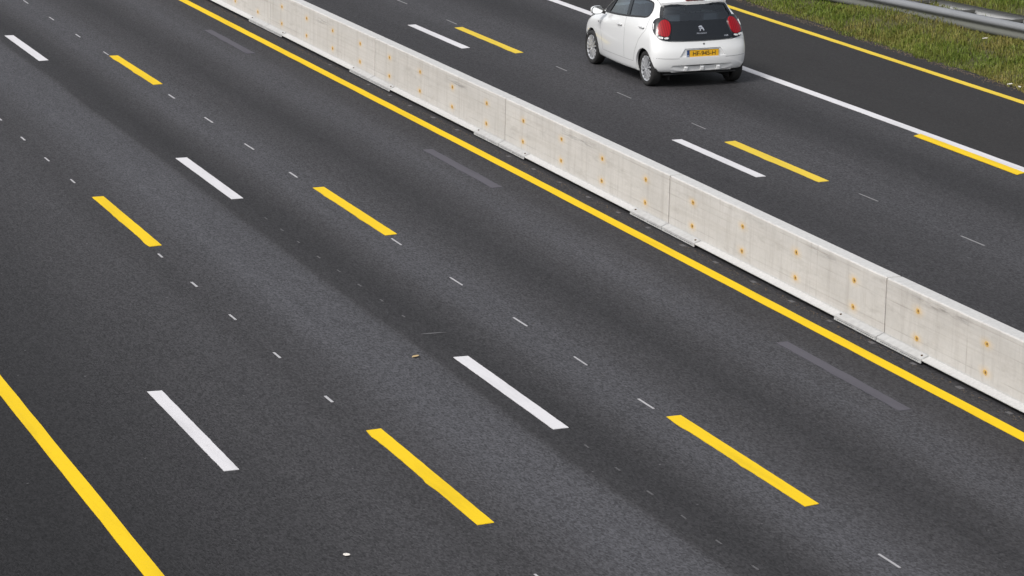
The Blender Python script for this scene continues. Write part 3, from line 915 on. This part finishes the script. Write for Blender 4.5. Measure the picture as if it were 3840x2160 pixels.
SIDEWIN = [(2.10,.915),(1.5,.958),(.80,1.016),(.30,1.066),(.14,1.080),(.05,1.115),(.06,1.22),(.14,1.335),(.6,1.352),(1.25,1.345),(1.55,1.305),(1.85,1.11)]
SIDEWIN_R = chaikin(SIDEWIN, 2, .2)
REARWIN = chaikin([(-.50,1.296),(.50,1.296),(.575,1.105),(.54,1.045),(-.54,1.045),(-.575,1.105)], 2, .12)
FRONTWIN = chaikin([(-.42,1.32),(.42,1.32),(.60,.985),(-.60,.985)], 2, .12)
RW, FWY, WZ, AR = 0.0, 2.34, .29, .322
circ = lambda cy, cz, r_, n=40: [(cy + r_*math.cos(2*math.pi*i/n), cz + r_*math.sin(2*math.pi*i/n)) for i in range(n)]
ARCH = lambda cy: [(cy+AR, 0.0)] + [(cy + AR*math.cos(math.pi*i/28), WZ + AR*math.sin(math.pi*i/28)) for i in range(29)] + [(cy-AR, 0.0)]
RECESS = [(-.295,.640),(.295,.640),(.385,.505),(-.385,.505)]
DIFF = [(-.49,.375),(.49,.375),(.60,.20),(-.60,.20)]
body_me = bpy.data.meshes.new('body'); body_me.from_pydata(bv, [], bf); body_me.validate()
bm = bmesh.new(); bm.from_mesh(body_me); bmesh.ops.recalc_face_normals(bm, faces=bm.faces[:]); bm.to_mesh(body_me); bm.free()
tmp = bpy.data.objects.new('body_work', body_me); COL.objects.link(tmp)
so_ = tmp.modifiers.new('shell', 'SOLIDIFY'); so_.thickness = .035; so_.offset = -1.0
cutters = []
def cut(c):
    COL.objects.link(c); cutters.append(c)
    m = tmp.modifiers.new('cut', 'BOOLEAN'); m.operation = 'DIFFERENCE'; m.object = c; m.solver = 'EXACT'
for s in (-1, 1):
    cut(prism_cutter(SIDEWIN_R, 'x', s*.30, s*1.2))
    cut(prism_cutter(ARCH(RW), 'x', s*.56, s*1.2)); cut(prism_cutter(ARCH(FWY), 'x', s*.56, s*1.2))
cut(prism_cutter(REARWIN, 'y', -1.0, .12))
cut(prism_cutter(FRONTWIN, 'y', 1.35, 2.8))
cut(prism_cutter(RECESS, 'y', -1.0, -.447))
cut(prism_cutter(DIFF, 'y', -1.0, -.418))
dg = bpy.context.evaluated_depsgraph_get()
final = bpy.data.meshes.new_from_object(tmp.evaluated_get(dg)); final.name = 'body'
for c in cutters: bpy.data.objects.remove(c, do_unlink=True)
bpy.data.objects.remove(tmp, do_unlink=True)
final.materials.clear(); final.materials.append(M_CARWHITE)
for p in final.polygons: p.use_smooth = True
try: final.set_sharp_from_angle(angle=R(32))
except Exception: pass
body = link(bpy.data.objects.new('body', final), CAR)

# surface patches that follow the body
def patch(name, poly, view, off, mat, parent, thick=.010, step=.03, smooth=True, lim=None):
    """poly in the 2D frame of a viewing direction; cast onto the body, lifted by off, skirt of 'thick' behind.
    view: 'L'/'R' side (y,z); 'B' rear (x,z); 'F' front (x,z); ('D', s) diagonal rear corner, s=+1 right, -1 left"""
    if view == 'L': o3 = lambda a, b: (Vector((-3, a, b)), Vector((1, 0, 0)))
    elif view == 'R': o3 = lambda a, b: (Vector((3, a, b)), Vector((-1, 0, 0)))
    elif view == 'B': o3 = lambda a, b: (Vector((a, -3, b)), Vector((0, 1, 0)))
    elif view == 'F': o3 = lambda a, b: (Vector((a, 6, b)), Vector((0, -1, 0)))
    else:
        s = view[1]; q = math.sqrt(.5)
        o3 = lambda a, b: (Vector((s*(a*q + 3*q), a*q - 3*q, b)), Vector((-s*q, q, 0)))
    # densify the outline
    P = []
    n = len(poly)
    for i in range(n):
        a, b2 = Vector(poly[i]), Vector(poly[(i+1) % n]); k = max(1, int((b2-a).length/step))
        for j in range(k): P.append(a.lerp(b2, j/k))
    nb = len(P)
    xs = [p.x for p in P]; zs = [p.y for p in P]
    pts = list(P)
    def inside(x, y):
        c = False; j = nb-1
        for i in range(nb):
            if (P[i].y > y) != (P[j].y > y) and x < (P[j].x-P[i].x)*(y-P[i].y)/(P[j].y-P[i].y)+P[i].x: c = not c
            j = i
        return c
    gx = min(xs) + step*.5
    while gx < max(xs):
        gz = min(zs) + step*.5
        while gz < max(zs):
            if inside(gx, gz) and min((p-Vector((gx, gz))).length for p in P) > step*.45: pts.append(Vector((gx, gz)))
            gz += step
        gx += step
    res = delaunay_2d_cdt([Vector((p.x, p.y)) for p in pts], [(i, (i+1) % nb) for i in range(nb)], [], 1, 1e-5)
    V2, F2 = res[0], res[2]
    V3, ok = [], True
    last = None
    for p in V2:
        o, d = o3(p.x, p.y)
        loc, nr, idx, dist = BVH.ray_cast(o, d)
        if loc is None: loc, nr = (last if last else (o, -d))
        last = (loc, nr)
        if nr.dot(d) > 0: nr = -nr
        V3.append((loc + nr*off, d))
    verts = [v for v, d in V3]; fcs = [tuple(t) for t in F2]
    # boundary skirt
    ec = {}
    for t in fcs:
        for i in range(len(t)):
            e = (t[i], t[(i+1) % len(t)]); ec[e] = ec.get(e, 0)+1
    nv = len(verts); back = {}
    for (a, b2) in list(ec):
        if (b2, a) in ec: continue
        for k in (a, b2):
            if k not in back: back[k] = len(verts); verts.append(V3[k][0] + V3[k][1]*thick)
        fcs.append((b2, a, back[a], back[b2]))
    o = mesh_obj(name, verts, fcs, mat, parent)
    me = o.data
    bm = bmesh.new(); bm.from_mesh(me); bmesh.ops.recalc_face_normals(bm, faces=bm.faces[:]); bm.to_mesh(me); bm.free()
    if smooth:
        for p in me.polygons: p.use_smooth = True
        try: me.set_sharp_from_angle(angle=R(40))
        except Exception: pass
    return o
def grow(poly, d):
    c = Vector((sum(p[0] for p in poly)/len(poly), sum(p[1] for p in poly)/len(poly)))
    out = []
    n = len(poly)
    for i in range(n):
        a, b2, cc = Vector(poly[i-1]), Vector(poly[i]), Vector(poly[(i+1) % n])
        t = (cc-a).normalized(); nn = Vector((t.y, -t.x))
        if nn.dot(b2-c) < 0: nn = -nn
        out.append(tuple(b2 + nn*d))
    return out

# side glazing: panes recessed, black pillar and frame
FRONTPANE = [(1.84,.965),(1.3,1.016),(.83,1.062),(.86,1.345),(1.05,1.342),(1.32,1.302),(1.60,1.14)]
FRONTPANE = [(2.08,.910),(1.5,.952),(.84,1.006),(.98,1.352),(1.25,1.35),(1.57,1.31),(1.87,1.11)]
REARPANE = [(.76,1.012),(.30,1.058),(.13,1.073),(.04,1.11),(.05,1.22),(.14,1.342),(.6,1.358),(.90,1.355)]
PILLAR = [(.86,1.004),(.74,1.014),(.88,1.362),(1.0,1.362)]
MIRTRI = [(2.13,.905),(1.80,.930),(1.70,1.16),(1.80,1.15)]
for view in ('L', 'R'):
    g1 = patch('side_window', FRONTPANE, view, -.014, M_GLASS, CAR, .004)
    g2 = patch('side_window', REARPANE, view, -.014, M_GLASSDARK, CAR, .004)
    patch('window_pillar', PILLAR, view, -.005, M_BLACKGLOSS, CAR, .02)
    patch('window_corner', MIRTRI, view, -.004, M_BLACKTRIM, CAR, .02)
    # rubber seal round the opening: thin ring
    ring_o = grow(SIDEWIN_R, .004); ring_i = grow(SIDEWIN_R, -.022)
    n = len(ring_o); verts, fcs = [], []
    for P_, offv in ((ring_o, .0025), (ring_i, .0), (ring_i, -.02)):
        for a, b2 in P_:
            o = Vector((-3 if view == 'L' else 3, a, b2)); d = Vector((1 if view == 'L' else -1, 0, 0))
            loc, nr, i_, ds = BVH.ray_cast(o, d)
            if loc is None: loc, nr = Vector((0, a, b2)), -d
            verts.append(loc - d*offv)
    for k in range(2):
        for i in range(n): fcs.append((k*n+i, k*n+(i+1) % n, (k+1)*n+(i+1) % n, (k+1)*n+i))
    mesh_obj('window_seal', verts, fcs, M_BLACKTRIM, CAR)
# windscreen
patch('windscreen', grow(FRONTWIN, .006), 'F', -.010, M_GLASS, CAR, .004)

# tailgate: one black glass panel, its upper part clear
def ring_patch(name, outer, inner, view, off, mat, parent, depth=.012):
    """frame between two outlines with the same point count"""
    verts, fcs = [], []; n = len(outer)
    for P_, back in ((outer, depth), (outer, 0), (inner, 0), (inner, depth)):
        for a, b2 in P_:
            loc, nr, i_, ds = BVH.ray_cast(Vector((a, -3, b2)), Vector((0, 1, 0)))
            if loc is None: loc, nr = Vector((a, -.2, b2)), Vector((0, -1, 0))
            verts.append(loc + nr*off + Vector((0, back, 0)))
    for k in range(3):
        for i in range(n): fcs.append((k*n+i, k*n+(i+1) % n, (k+1)*n+(i+1) % n, (k+1)*n+i))
    o = mesh_obj(name, verts, fcs, mat, parent)
    bm = bmesh.new(); bm.from_mesh(o.data); bmesh.ops.recalc_face_normals(bm, faces=bm.faces[:]); bm.to_mesh(o.data); bm.free()
    return o
ring_patch('rear_window_frame', grow(REARWIN, .030), grow(REARWIN, -.012), 'B', .006, M_BLACKGLOSS, CAR)
patch('rear_window', grow(REARWIN, -.006), 'B', -.004, M_GLASSREAR, CAR, .004)
TAILPANEL = [(-.590,1.055),(.590,1.055),(.60,.98),(.585,.90),(.575,.80),(.56,.770),(.28,.761),(0,.758),(-.28,.761),(-.56,.770),(-.575,.80),(-.585,.90),(-.60,.98)]
tail = patch('tailgate_panel', TAILPANEL, 'B', .0035, M_BLACKGLOSS, CAR, .012)
# tail lights
HOUSE = chaikin([(.085,.775),(.095,.90),(.125,1.005),(.17,1.062),(.25,1.100),(.33,1.110),(.378,1.085),(.400,1.03),(.386,.955),(.340,.880),(.27,.815),(.17,.772)], 2)
LENS = chaikin([(.108,.832),(.110,.92),(.132,1.0),(.178,1.055),(.24,1.082),(.285,1.055),(.304,.985),(.292,.895),(.245,.848),(.17,.828)], 2)
STRIP = chaikin([(.112,.795),(.112,.822),(.165,.822),(.170,.795)], 1)
STRIP2 = chaikin([(.185,.797),(.185,.824),(.262,.834),(.272,.824),(.235,.803)], 1)
CRESC = chaikin([(.345,.935),(.360,.932),(.384,.985),(.386,1.02),(.368,1.02),(.362,.98)], 1)
for s in (-1, 1):
    h_ = patch('tail_light', HOUSE, ('D', s), .014, M_BLACKGLOSS, CAR, .03, .014)
    patch('red_lens', LENS, ('D', s), .026, M_RED, h_, .016, .014)
    patch('reversing_lens', STRIP, ('D', s), .022, M_CLEAR, h_, .012, .02)
    patch('reversing_lens', STRIP2, ('D', s), .022, M_CLEAR, h_, .012, .02)
    patch('side_crescent', CRESC, ('D', s), .022, M_CLEAR, h_, .012, .02)  # pale crescent on the outer side of the housing
# roof spoiler and third brake light
mb = MB()
sp = []
for i in range(25):
    x_ = -.545 + 1.09*i/24
    e = abs(x_)/.545
    yb_ = -.128 + .075*e**3
    sp.append((x_, yb_, 1.350 - .020*e*e))
v, fc = [], []
for (x_, y_, z_) in sp:
    v += [(x_, y_, z_), (x_, y_+.006, z_-.048), (x_, y_+.07, z_-.052), (x_, y_+.20, z_+.052), (x_, y_+.10, z_+.034)]
for i in range(24):
    for k in range(5): fc.append((5*i+k, 5*i+(k+1) % 5, 5*i+5+(k+1) % 5, 5*i+5+k))
fc += [tuple(range(5))[::-1], tuple(range(120, 125))]
spo = mesh_obj('roof_spoiler', v, fc, M_CARWHITE, CAR, True)
bm = bmesh.new(); bm.from_mesh(spo.data); bmesh.ops.recalc_face_normals(bm, faces=bm.faces[:]); bm.to_mesh(spo.data); bm.free()
try: spo.data.set_sharp_from_angle(angle=R(35))
except Exception: pass
mb = MB(); mb.box((-.15, -.131, 1.362), (.15, -.09, 1.380)); bevel(mb.obj('third_brake_light', M_RED, CAR), .004)

# emblem, name and badge
def text_obj(name, s, size, loc, mat, parent, depth=.004, align='CENTER', tilt=90, sx=1.0):
    cu = bpy.data.curves.new(name, 'FONT'); cu.body = s; cu.size = size; cu.extrude = depth/2
    cu.align_x = align; cu.align_y = 'CENTER'
    t = bpy.data.objects.new('tmp_text', cu); COL.objects.link(t)
    d = bpy.context.evaluated_depsgraph_get()
    me = bpy.data.meshes.new_from_object(t.evaluated_get(d)); me.name = name
    bpy.data.objects.remove(t, do_unlink=True)
    me.materials.clear(); me.materials.append(mat)
    o = link(bpy.data.objects.new(name, me), parent)
    o.location = loc; o.rotation_euler = (R(tilt), 0, 0); o.scale = (sx, 1, 1)
    return o
def surf_y(x, z):
    loc, nr, i, d = BVH.ray_cast(Vector((x, -3, z)), Vector((0, 1, 0)))
    return loc.y, nr
# lion-like emblem: rearing figure in flat chrome strokes
yl, nl = surf_y(0, .945); tilt_l = 90 - math.degrees(math.atan2(nl.z, -nl.y))
mb = MB()
strokes = [[(-.040,.022),(-.020,.040),(.012,.044),(.026,.030),(.022,.014),(.006,.012),(-.010,.018),(-.030,.012)],      # head and mane
           [(.004,.016),(.024,.022),(.040,-.004),(.048,-.034),(.036,-.048),(.026,-.020),(.010,-.004)],                 # back and hind leg
           [(.008,.004),(.014,-.008),(-.008,-.022),(-.012,-.046),(-.028,-.046),(-.022,-.018),(-.002,-.002)],           # belly and leg
           [(-.012,.010),(-.002,.002),(-.030,-.012),(-.040,-.006)]]                                                     # fore paw
for st in strokes:
    n = len(st)
    mb.add([(a, -.004, b) for a, b in st] + [(a, .004, b) for a, b in st],
           [tuple(range(n)), tuple(range(n, 2*n))[::-1]] + [(i, (i+1) % n, n+(i+1) % n, n+i) for i in range(n)])
em = mb.obj('emblem', M_CHROME, CAR); em.location = (0, yl-.010, .945); em.rotation_euler = (-R(90-tilt_l), 0, 0)
em.scale = (1.05, 1, 1.05)
yt, ntx = surf_y(0, .868)
text_obj('lettering', 'PEUGEOT', .034, (0, yt-.010, .868), M_CHROME, CAR, .006, sx=1.15, tilt=tilt_l)
yt, ntx = surf_y(.40, .815)
text_obj('badge', '108', .036, (.40, yt-.010, .815), M_CHROME, CAR, .006, sx=1.4, tilt=tilt_l+4)
# lock button
yt, ntx = surf_y(.02, .705)
mb = MB(); mb.lathe([(-.006, 0), (-.006, .013), (.004, .015)], 16, 'y', (.02, yt, .705)); mb.obj('lock_button', M_BLACKTRIM, CAR)

# number plate
PY = -.455
plate = None
mb = MB(); mb.box((-.222, PY-.012, .500), (.262, PY, .608)); plate = mb.obj('number_plate', M_PLATEY, CAR)
mb = MB(); mb.box((-.262, PY-.0118, .500), (-.222, PY, .608)); mb.obj('country_strip', M_PLATEB, plate)
mb = MB(); mb.box((-.268, PY-.008, .480), (.268, PY+.006, .500)); mb.box((-.268, PY-.008, .608), (.268, PY+.006, .614))
mb.obj('plate_holder', M_BLACKTRIM, plate)
text_obj('plate_number', 'HF-945-H', .098, (.02, PY-.0135, .554), M_INK, plate, .003, sx=.98)
text_obj('country_letters', 'NL', .030, (-.242, PY-.0135, .523), M_LETTER, plate, .002)

# diffuser ribs
for x_ in (-.27, 0, .27):
    mb = MB(); mb.prism([(-.425, .365), (-.452, .335), (-.440, .275), (-.415, .275)], x_-.03, x_+.03, 'x')
    bevel(mb.obj('diffuser_rib', M_CARWHITE, CAR), .006)
M_DIFF = simple('grey_diffuser', (.40, .40, .395), .45)
patch_d = [(-.47,.350),(.47,.350),(.53,.275),(-.53,.275)]
mb = MB(); mb.prism([(-.415,.352),(-.405,.352),(-.385,.262),(-.395,.258)], -.50, .50, 'x'); mb.obj('diffuser', M_DIFF, CAR)
# underbody pan
mb = MB(); mb.box((-.60, -.36, .215), (.60, 2.7, .235)); mb.obj('floor_pan', M_BLACKTRIM, CAR)

# seams, plus painted crease and recess shade (thin dark lines laid on the body)
def seam(pts, view, w, mat=M_SEAM_SHADE, name='door_seam'):
    P = []
    for (a, b2) in zip(pts[:-1], pts[1:]):
        k = max(1, int(math.hypot(b2[0]-a[0], b2[1]-a[1])/.03))
        for j in range(k): P.append((a[0]+(b2[0]-a[0])*j/k, a[1]+(b2[1]-a[1])*j/k))
    P.append(pts[-1])
    verts, fcs = [], []
    for i, p in enumerate(P):
        a = P[max(i-1, 0)]; c = P[min(i+1, len(P)-1)]
        t = Vector((c[0]-a[0], c[1]-a[1])).normalized(); nn = Vector((-t.y, t.x))*w/2
        for sg in (-1, 1):
            q = (p[0]+nn.x*sg, p[1]+nn.y*sg)
            if view == 'B': o, d = Vector((q[0], -3, q[1])), Vector((0, 1, 0))
            else: o, d = Vector((-3 if view == 'L' else 3, q[0], q[1])), Vector((1 if view == 'L' else -1, 0, 0))
            loc, nr, i_, ds = BVH.ray_cast(o, d)
            if loc is None: loc = o + d*2.3
            verts += [loc - d*.0012, loc + d*.004]
    for i in range(len(P)-1):
        q = 4*i
        fcs += [(q, q+2, q+6, q+4), (q, q+4, q+5, q+1), (q+2, q+3, q+7, q+6)]
    return mesh_obj(name, verts, fcs, mat, CAR)
for view in ('L', 'R'):
    seam([(.84,1.03),(.80,.80),(.80,.36)], view, .006)
    seam([(1.98,.885),(1.95,.78),(1.84,.55),(1.80,.33),(.42,.345),(.36,.50),(.22,.72),(.02,.90),(.0,1.10)], view, .006)
    for hy, hz in ((1.02, .865), (.16, .935)):
        s = -1 if view == 'L' else 1
        loc, nr, i_, ds = BVH.ray_cast(Vector((3*s, hy, hz)), Vector((-s, 0, 0)))
        mb = MB(); x_ = loc.x
        mb.bar((x_+s*.022, hy-.085, hz), (x_+s*.022, hy+.085, hz-.006), .016, .028)
        mb.bar((x_+s*.005, hy-.08, hz), (x_+s*.025, hy-.08, hz), .02, .024); mb.bar((x_+s*.005, hy+.08, hz-.006), (x_+s*.025, hy+.08, hz-.006), .02, .024)
        bevel(mb.obj('door_handle', M_CARWHITE, CAR), .006)
        seam([(hy-.09, hz-.020), (hy+.09, hz-.026)], view, .012, M_SEAM_SHADE, 'handle_recess_shade')  # flat grey strip paints the shade of the hollow under the handle
    s = -1 if view == 'L' else 1
    loc, nr, i_, ds = BVH.ray_cast(Vector((3*s, 2.02, .765)), Vector((-s, 0, 0)))
    mb = MB(); mb.box((loc.x-.008, 2.005, .755), (loc.x+.008, 2.05, .777)); bevel(mb.obj('side_repeater', M_SEAM_SHADE, CAR), .005)
seam([(-.80,.50),(-.60,.487),(-.385,.483)], 'B', .007, M_SEAM_SHADE, 'bumper_crease_shade'); seam([(.385,.483),(.60,.487),(.80,.50)], 'B', .007, M_SEAM_SHADE, 'bumper_crease_shade')  # dark lines paint the shade along the bumper crease
seam([(-.60,.775),(-.5,.758),(0,.750),(.5,.758),(.60,.775)], 'B', .009, M_BLACKTRIM, 'tailgate_seam')

# wheels, arches
def wheel(x, y, s):
    root = MB()
    # tyre
    w2 = .084
    prof = [(-w2*.82, .205), (-w2, .225), (-w2, .255), (-w2*.86, .275), (-w2*.6, .2835), (w2*.6, .2835), (w2*.86, .275), (w2, .255), (w2, .225), (w2*.82, .205)]
    root.lathe(prof, 48, 'x', (0, 0, 0), False)
    t = root.obj('wheel', M_TYRE, CAR, True); t.location = (x, y, .2835)
    mb = MB(); e = s*w2*.80
    mb.lathe([(e*1.02, .208), (e*1.10, .203), (e*.98, .190), (e*.3, .184)], 40, 'x')
    mb.lathe([(e*.98, 0), (e*1.02, .030), (e*.8, .040), (e*.2, .042)], 20, 'x')
    n = 7
    for i in range(n):
        for dlt in (-.16, .16):
            a = 2*math.pi*i/n + dlt*.6; b2 = 2*math.pi*i/n + dlt*1.35
            p = (e*.92, .036*math.cos(a), .036*math.sin(a)); q = (e*.98, .196*math.cos(b2), .196*math.sin(b2))
            mb.bar(p, q, .025, .020, up=(1, 0, 0))
    mb.obj('rim', M_RIM, t)
    mb = MB(); mb.lathe([(e*.30, .0), (e*.30, .184)], 32, 'x'); mb.obj('brake_disc', M_BLACKTRIM, t)
    return t
for y in (RW, FWY):
    for s in (-1, 1):
        wheel(s*.680, y, s)
        # dark liner inside the arch
        mb = MB(); n = 24; v, fc = [], []
        ri = AR + .012
        for i in range(n+1):
            a = math.pi*i/n
            for xx in (.50, .735):
                v.append((s*xx, y+ri*math.cos(a), WZ+ri*math.sin(a)))
        for i in range(n): fc.append((2*i, 2*i+1, 2*i+3, 2*i+2))
        c0 = len(v); v.append((s*.50, y, WZ))
        for i in range(n): fc.append((2*i, 2*i+2, c0))
        v += [(s*.50, y-ri, .12), (s*.50, y+ri, .12)]
        fc.append((0, 2*n, c0+1, c0+2))
        mesh_obj('wheel_arch_liner', v, fc, M_BLACKTRIM, CAR)

# door mirrors
for s in (-1, 1):
    mb = MB(); n = 20; v, fc = [], []
    secs = [(0.0, 1.0, 1.0), (.030, 1.06, 1.06), (.075, .92, .9), (.11, .55, .5), (.118, .15, .15)]
    for dy, kx, kz in secs:
        for i in range(n):
            a = 2*math.pi*i/n; cx, cz = math.cos(a), math.sin(a)
            v.append((s*.868 + .098*kx*math.copysign(abs(cx)**.75, cx), 1.80+dy, .985 + .068*kz*math.copysign(abs(cz)**.75, cz)))
    for j in range(len(secs)-1):
        for i in range(n): fc.append((j*n+i, j*n+(i+1) % n, (j+1)*n+(i+1) % n, (j+1)*n+i))
    fc.append(tuple(range((len(secs)-1)*n, len(secs)*n))); 
    mr = mesh_obj('door_mirror', v, fc, M_CARWHITE, CAR, True)
    bm = bmesh.new(); bm.from_mesh(mr.data); bmesh.ops.recalc_face_normals(bm, faces=bm.faces[:]); bm.to_mesh(mr.data); bm.free()
    mb = MB(); pts = [(s*.868 + .088*math.copysign(abs(math.cos(2*math.pi*i/n))**.75, math.cos(2*math.pi*i/n)), 0.985+.058*math.copysign(abs(math.sin(2*math.pi*i/n))**.75, math.sin(2*math.pi*i/n))) for i in range(n)]
    mb.add([(a, 1.795, b2) for a, b2 in pts] + [(a, 1.815, b2) for a, b2 in pts], [tuple(range(n))] + [(i, (i+1) % n, n+(i+1) % n, n+i) for i in range(n)])
    mb.obj('mirror_glass', M_MIRROR, mr)
    mb = MB(); mb.bar((s*.73, 1.84, .935), (s*.80, 1.83, .96), .07, .05); mb.obj('mirror_arm', M_BLACKTRIM, mr)

# front of the car
HL = chaikin([(.40,.70),(.45,.80),(.62,.86),(.70,.83),(.66,.72),(.52,.66)], 2)
for s in (-1, 1):
    hl = patch('headlight', [(s*a, b2) for a, b2 in HL], 'F', .006, M_BLACKGLOSS, CAR, .02, .02)
    patch('headlight_lens', grow([(s*a, b2) for a, b2 in HL], -.022), 'F', .012, M_CLEAR, hl, .012, .02)
patch('grille', chaikin([(-.36,.66),(.36,.66),(.30,.60),(-.30,.60)], 1), 'F', .004, M_BLACKTRIM, CAR, .01)
patch('lower_grille', chaikin([(-.46,.46),(.46,.46),(.52,.31),(-.52,.31)], 1), 'F', .004, M_BLACKTRIM, CAR, .01)

# cabin
mb = MB(); mb.box((-.62, 1.62, .60), (.62, 1.98, .90)); bevel(mb.obj('dashboard', M_CABIN, CAR), .06, 3)
mb = MB(); mb.box((-.66, -.12, .30), (.66, 1.7, .34)); mb.obj('cabin_floor', M_CABIN, CAR)
mb = MB(); mb.box((-.60, -.10, .34), (.60, -.06, .80)); mb.obj('parcel_shelf_wall', M_CABIN, CAR)
mb = MB(); mb.box((-.60, -.26, .86), (.60, .02, .885)); mb.obj('parcel_shelf', M_CABIN, CAR)
def seat(x, y, wdt, h0, h1, rest=True):
    mb = MB()
    mb.prism([(y+.0, h0), (y+.13, h0), (y+.02, h1), (y-.10, h1)], x-wdt/2, x+wdt/2, 'x')
    s_ = bevel(mb.obj('seat_back', M_SEAT, CAR), .05, 3)
    mb = MB(); mb.box((x-wdt/2, y+.05, h0-.14), (x+wdt/2, y+.52, h0+.02)); bevel(mb.obj('seat_cushion', M_SEAT, CAR), .04, 3)
    mb = MB(); mb.box((x-.12, y-.12, h1+.03), (x+.12, y-.02, h1+.20)); mb.bar((x-.05, y-.06, h1-.02), (x-.05, y-.06, h1+.06), .012, .012); mb.bar((x+.05, y-.06, h1-.02), (x+.05, y-.06, h1+.06), .012, .012)
    bevel(mb.obj('headrest', M_SEAT, s_), .03, 3)
seat(-.34, .82, .46, .52, 1.02); seat(.34, .82, .46, .52, 1.02)
seat(-.32, .12, .50, .50, .92); seat(.32, .12, .50, .50, .92)
# steering wheel
mb = MB(); n, m = 32, 8; v, fc = [], []
for i in range(n):
    a = 2*math.pi*i/n
    for j in range(m):
        b2 = 2*math.pi*j/m; rr = .178 + .016*math.cos(b2)
        v.append((rr*math.cos(a), .016*math.sin(b2), rr*math.sin(a)))
for i in range(n):
    for j in range(m): fc.append((i*m+j, ((i+1) % n)*m+j, ((i+1) % n)*m+(j+1) % m, i*m+(j+1) % m))
mb.add(v, fc); mb.bar((-.17, 0, 0), (.17, 0, 0), .02, .05); mb.lathe([(-.02, 0), (-.02, .05), (.03, .06)], 16, 'y')
sw = mb.obj('steering_wheel', M_BLACKTRIM, CAR, True); sw.location = (-.34, 1.52, .93); sw.rotation_euler = (R(-22), 0, 0)
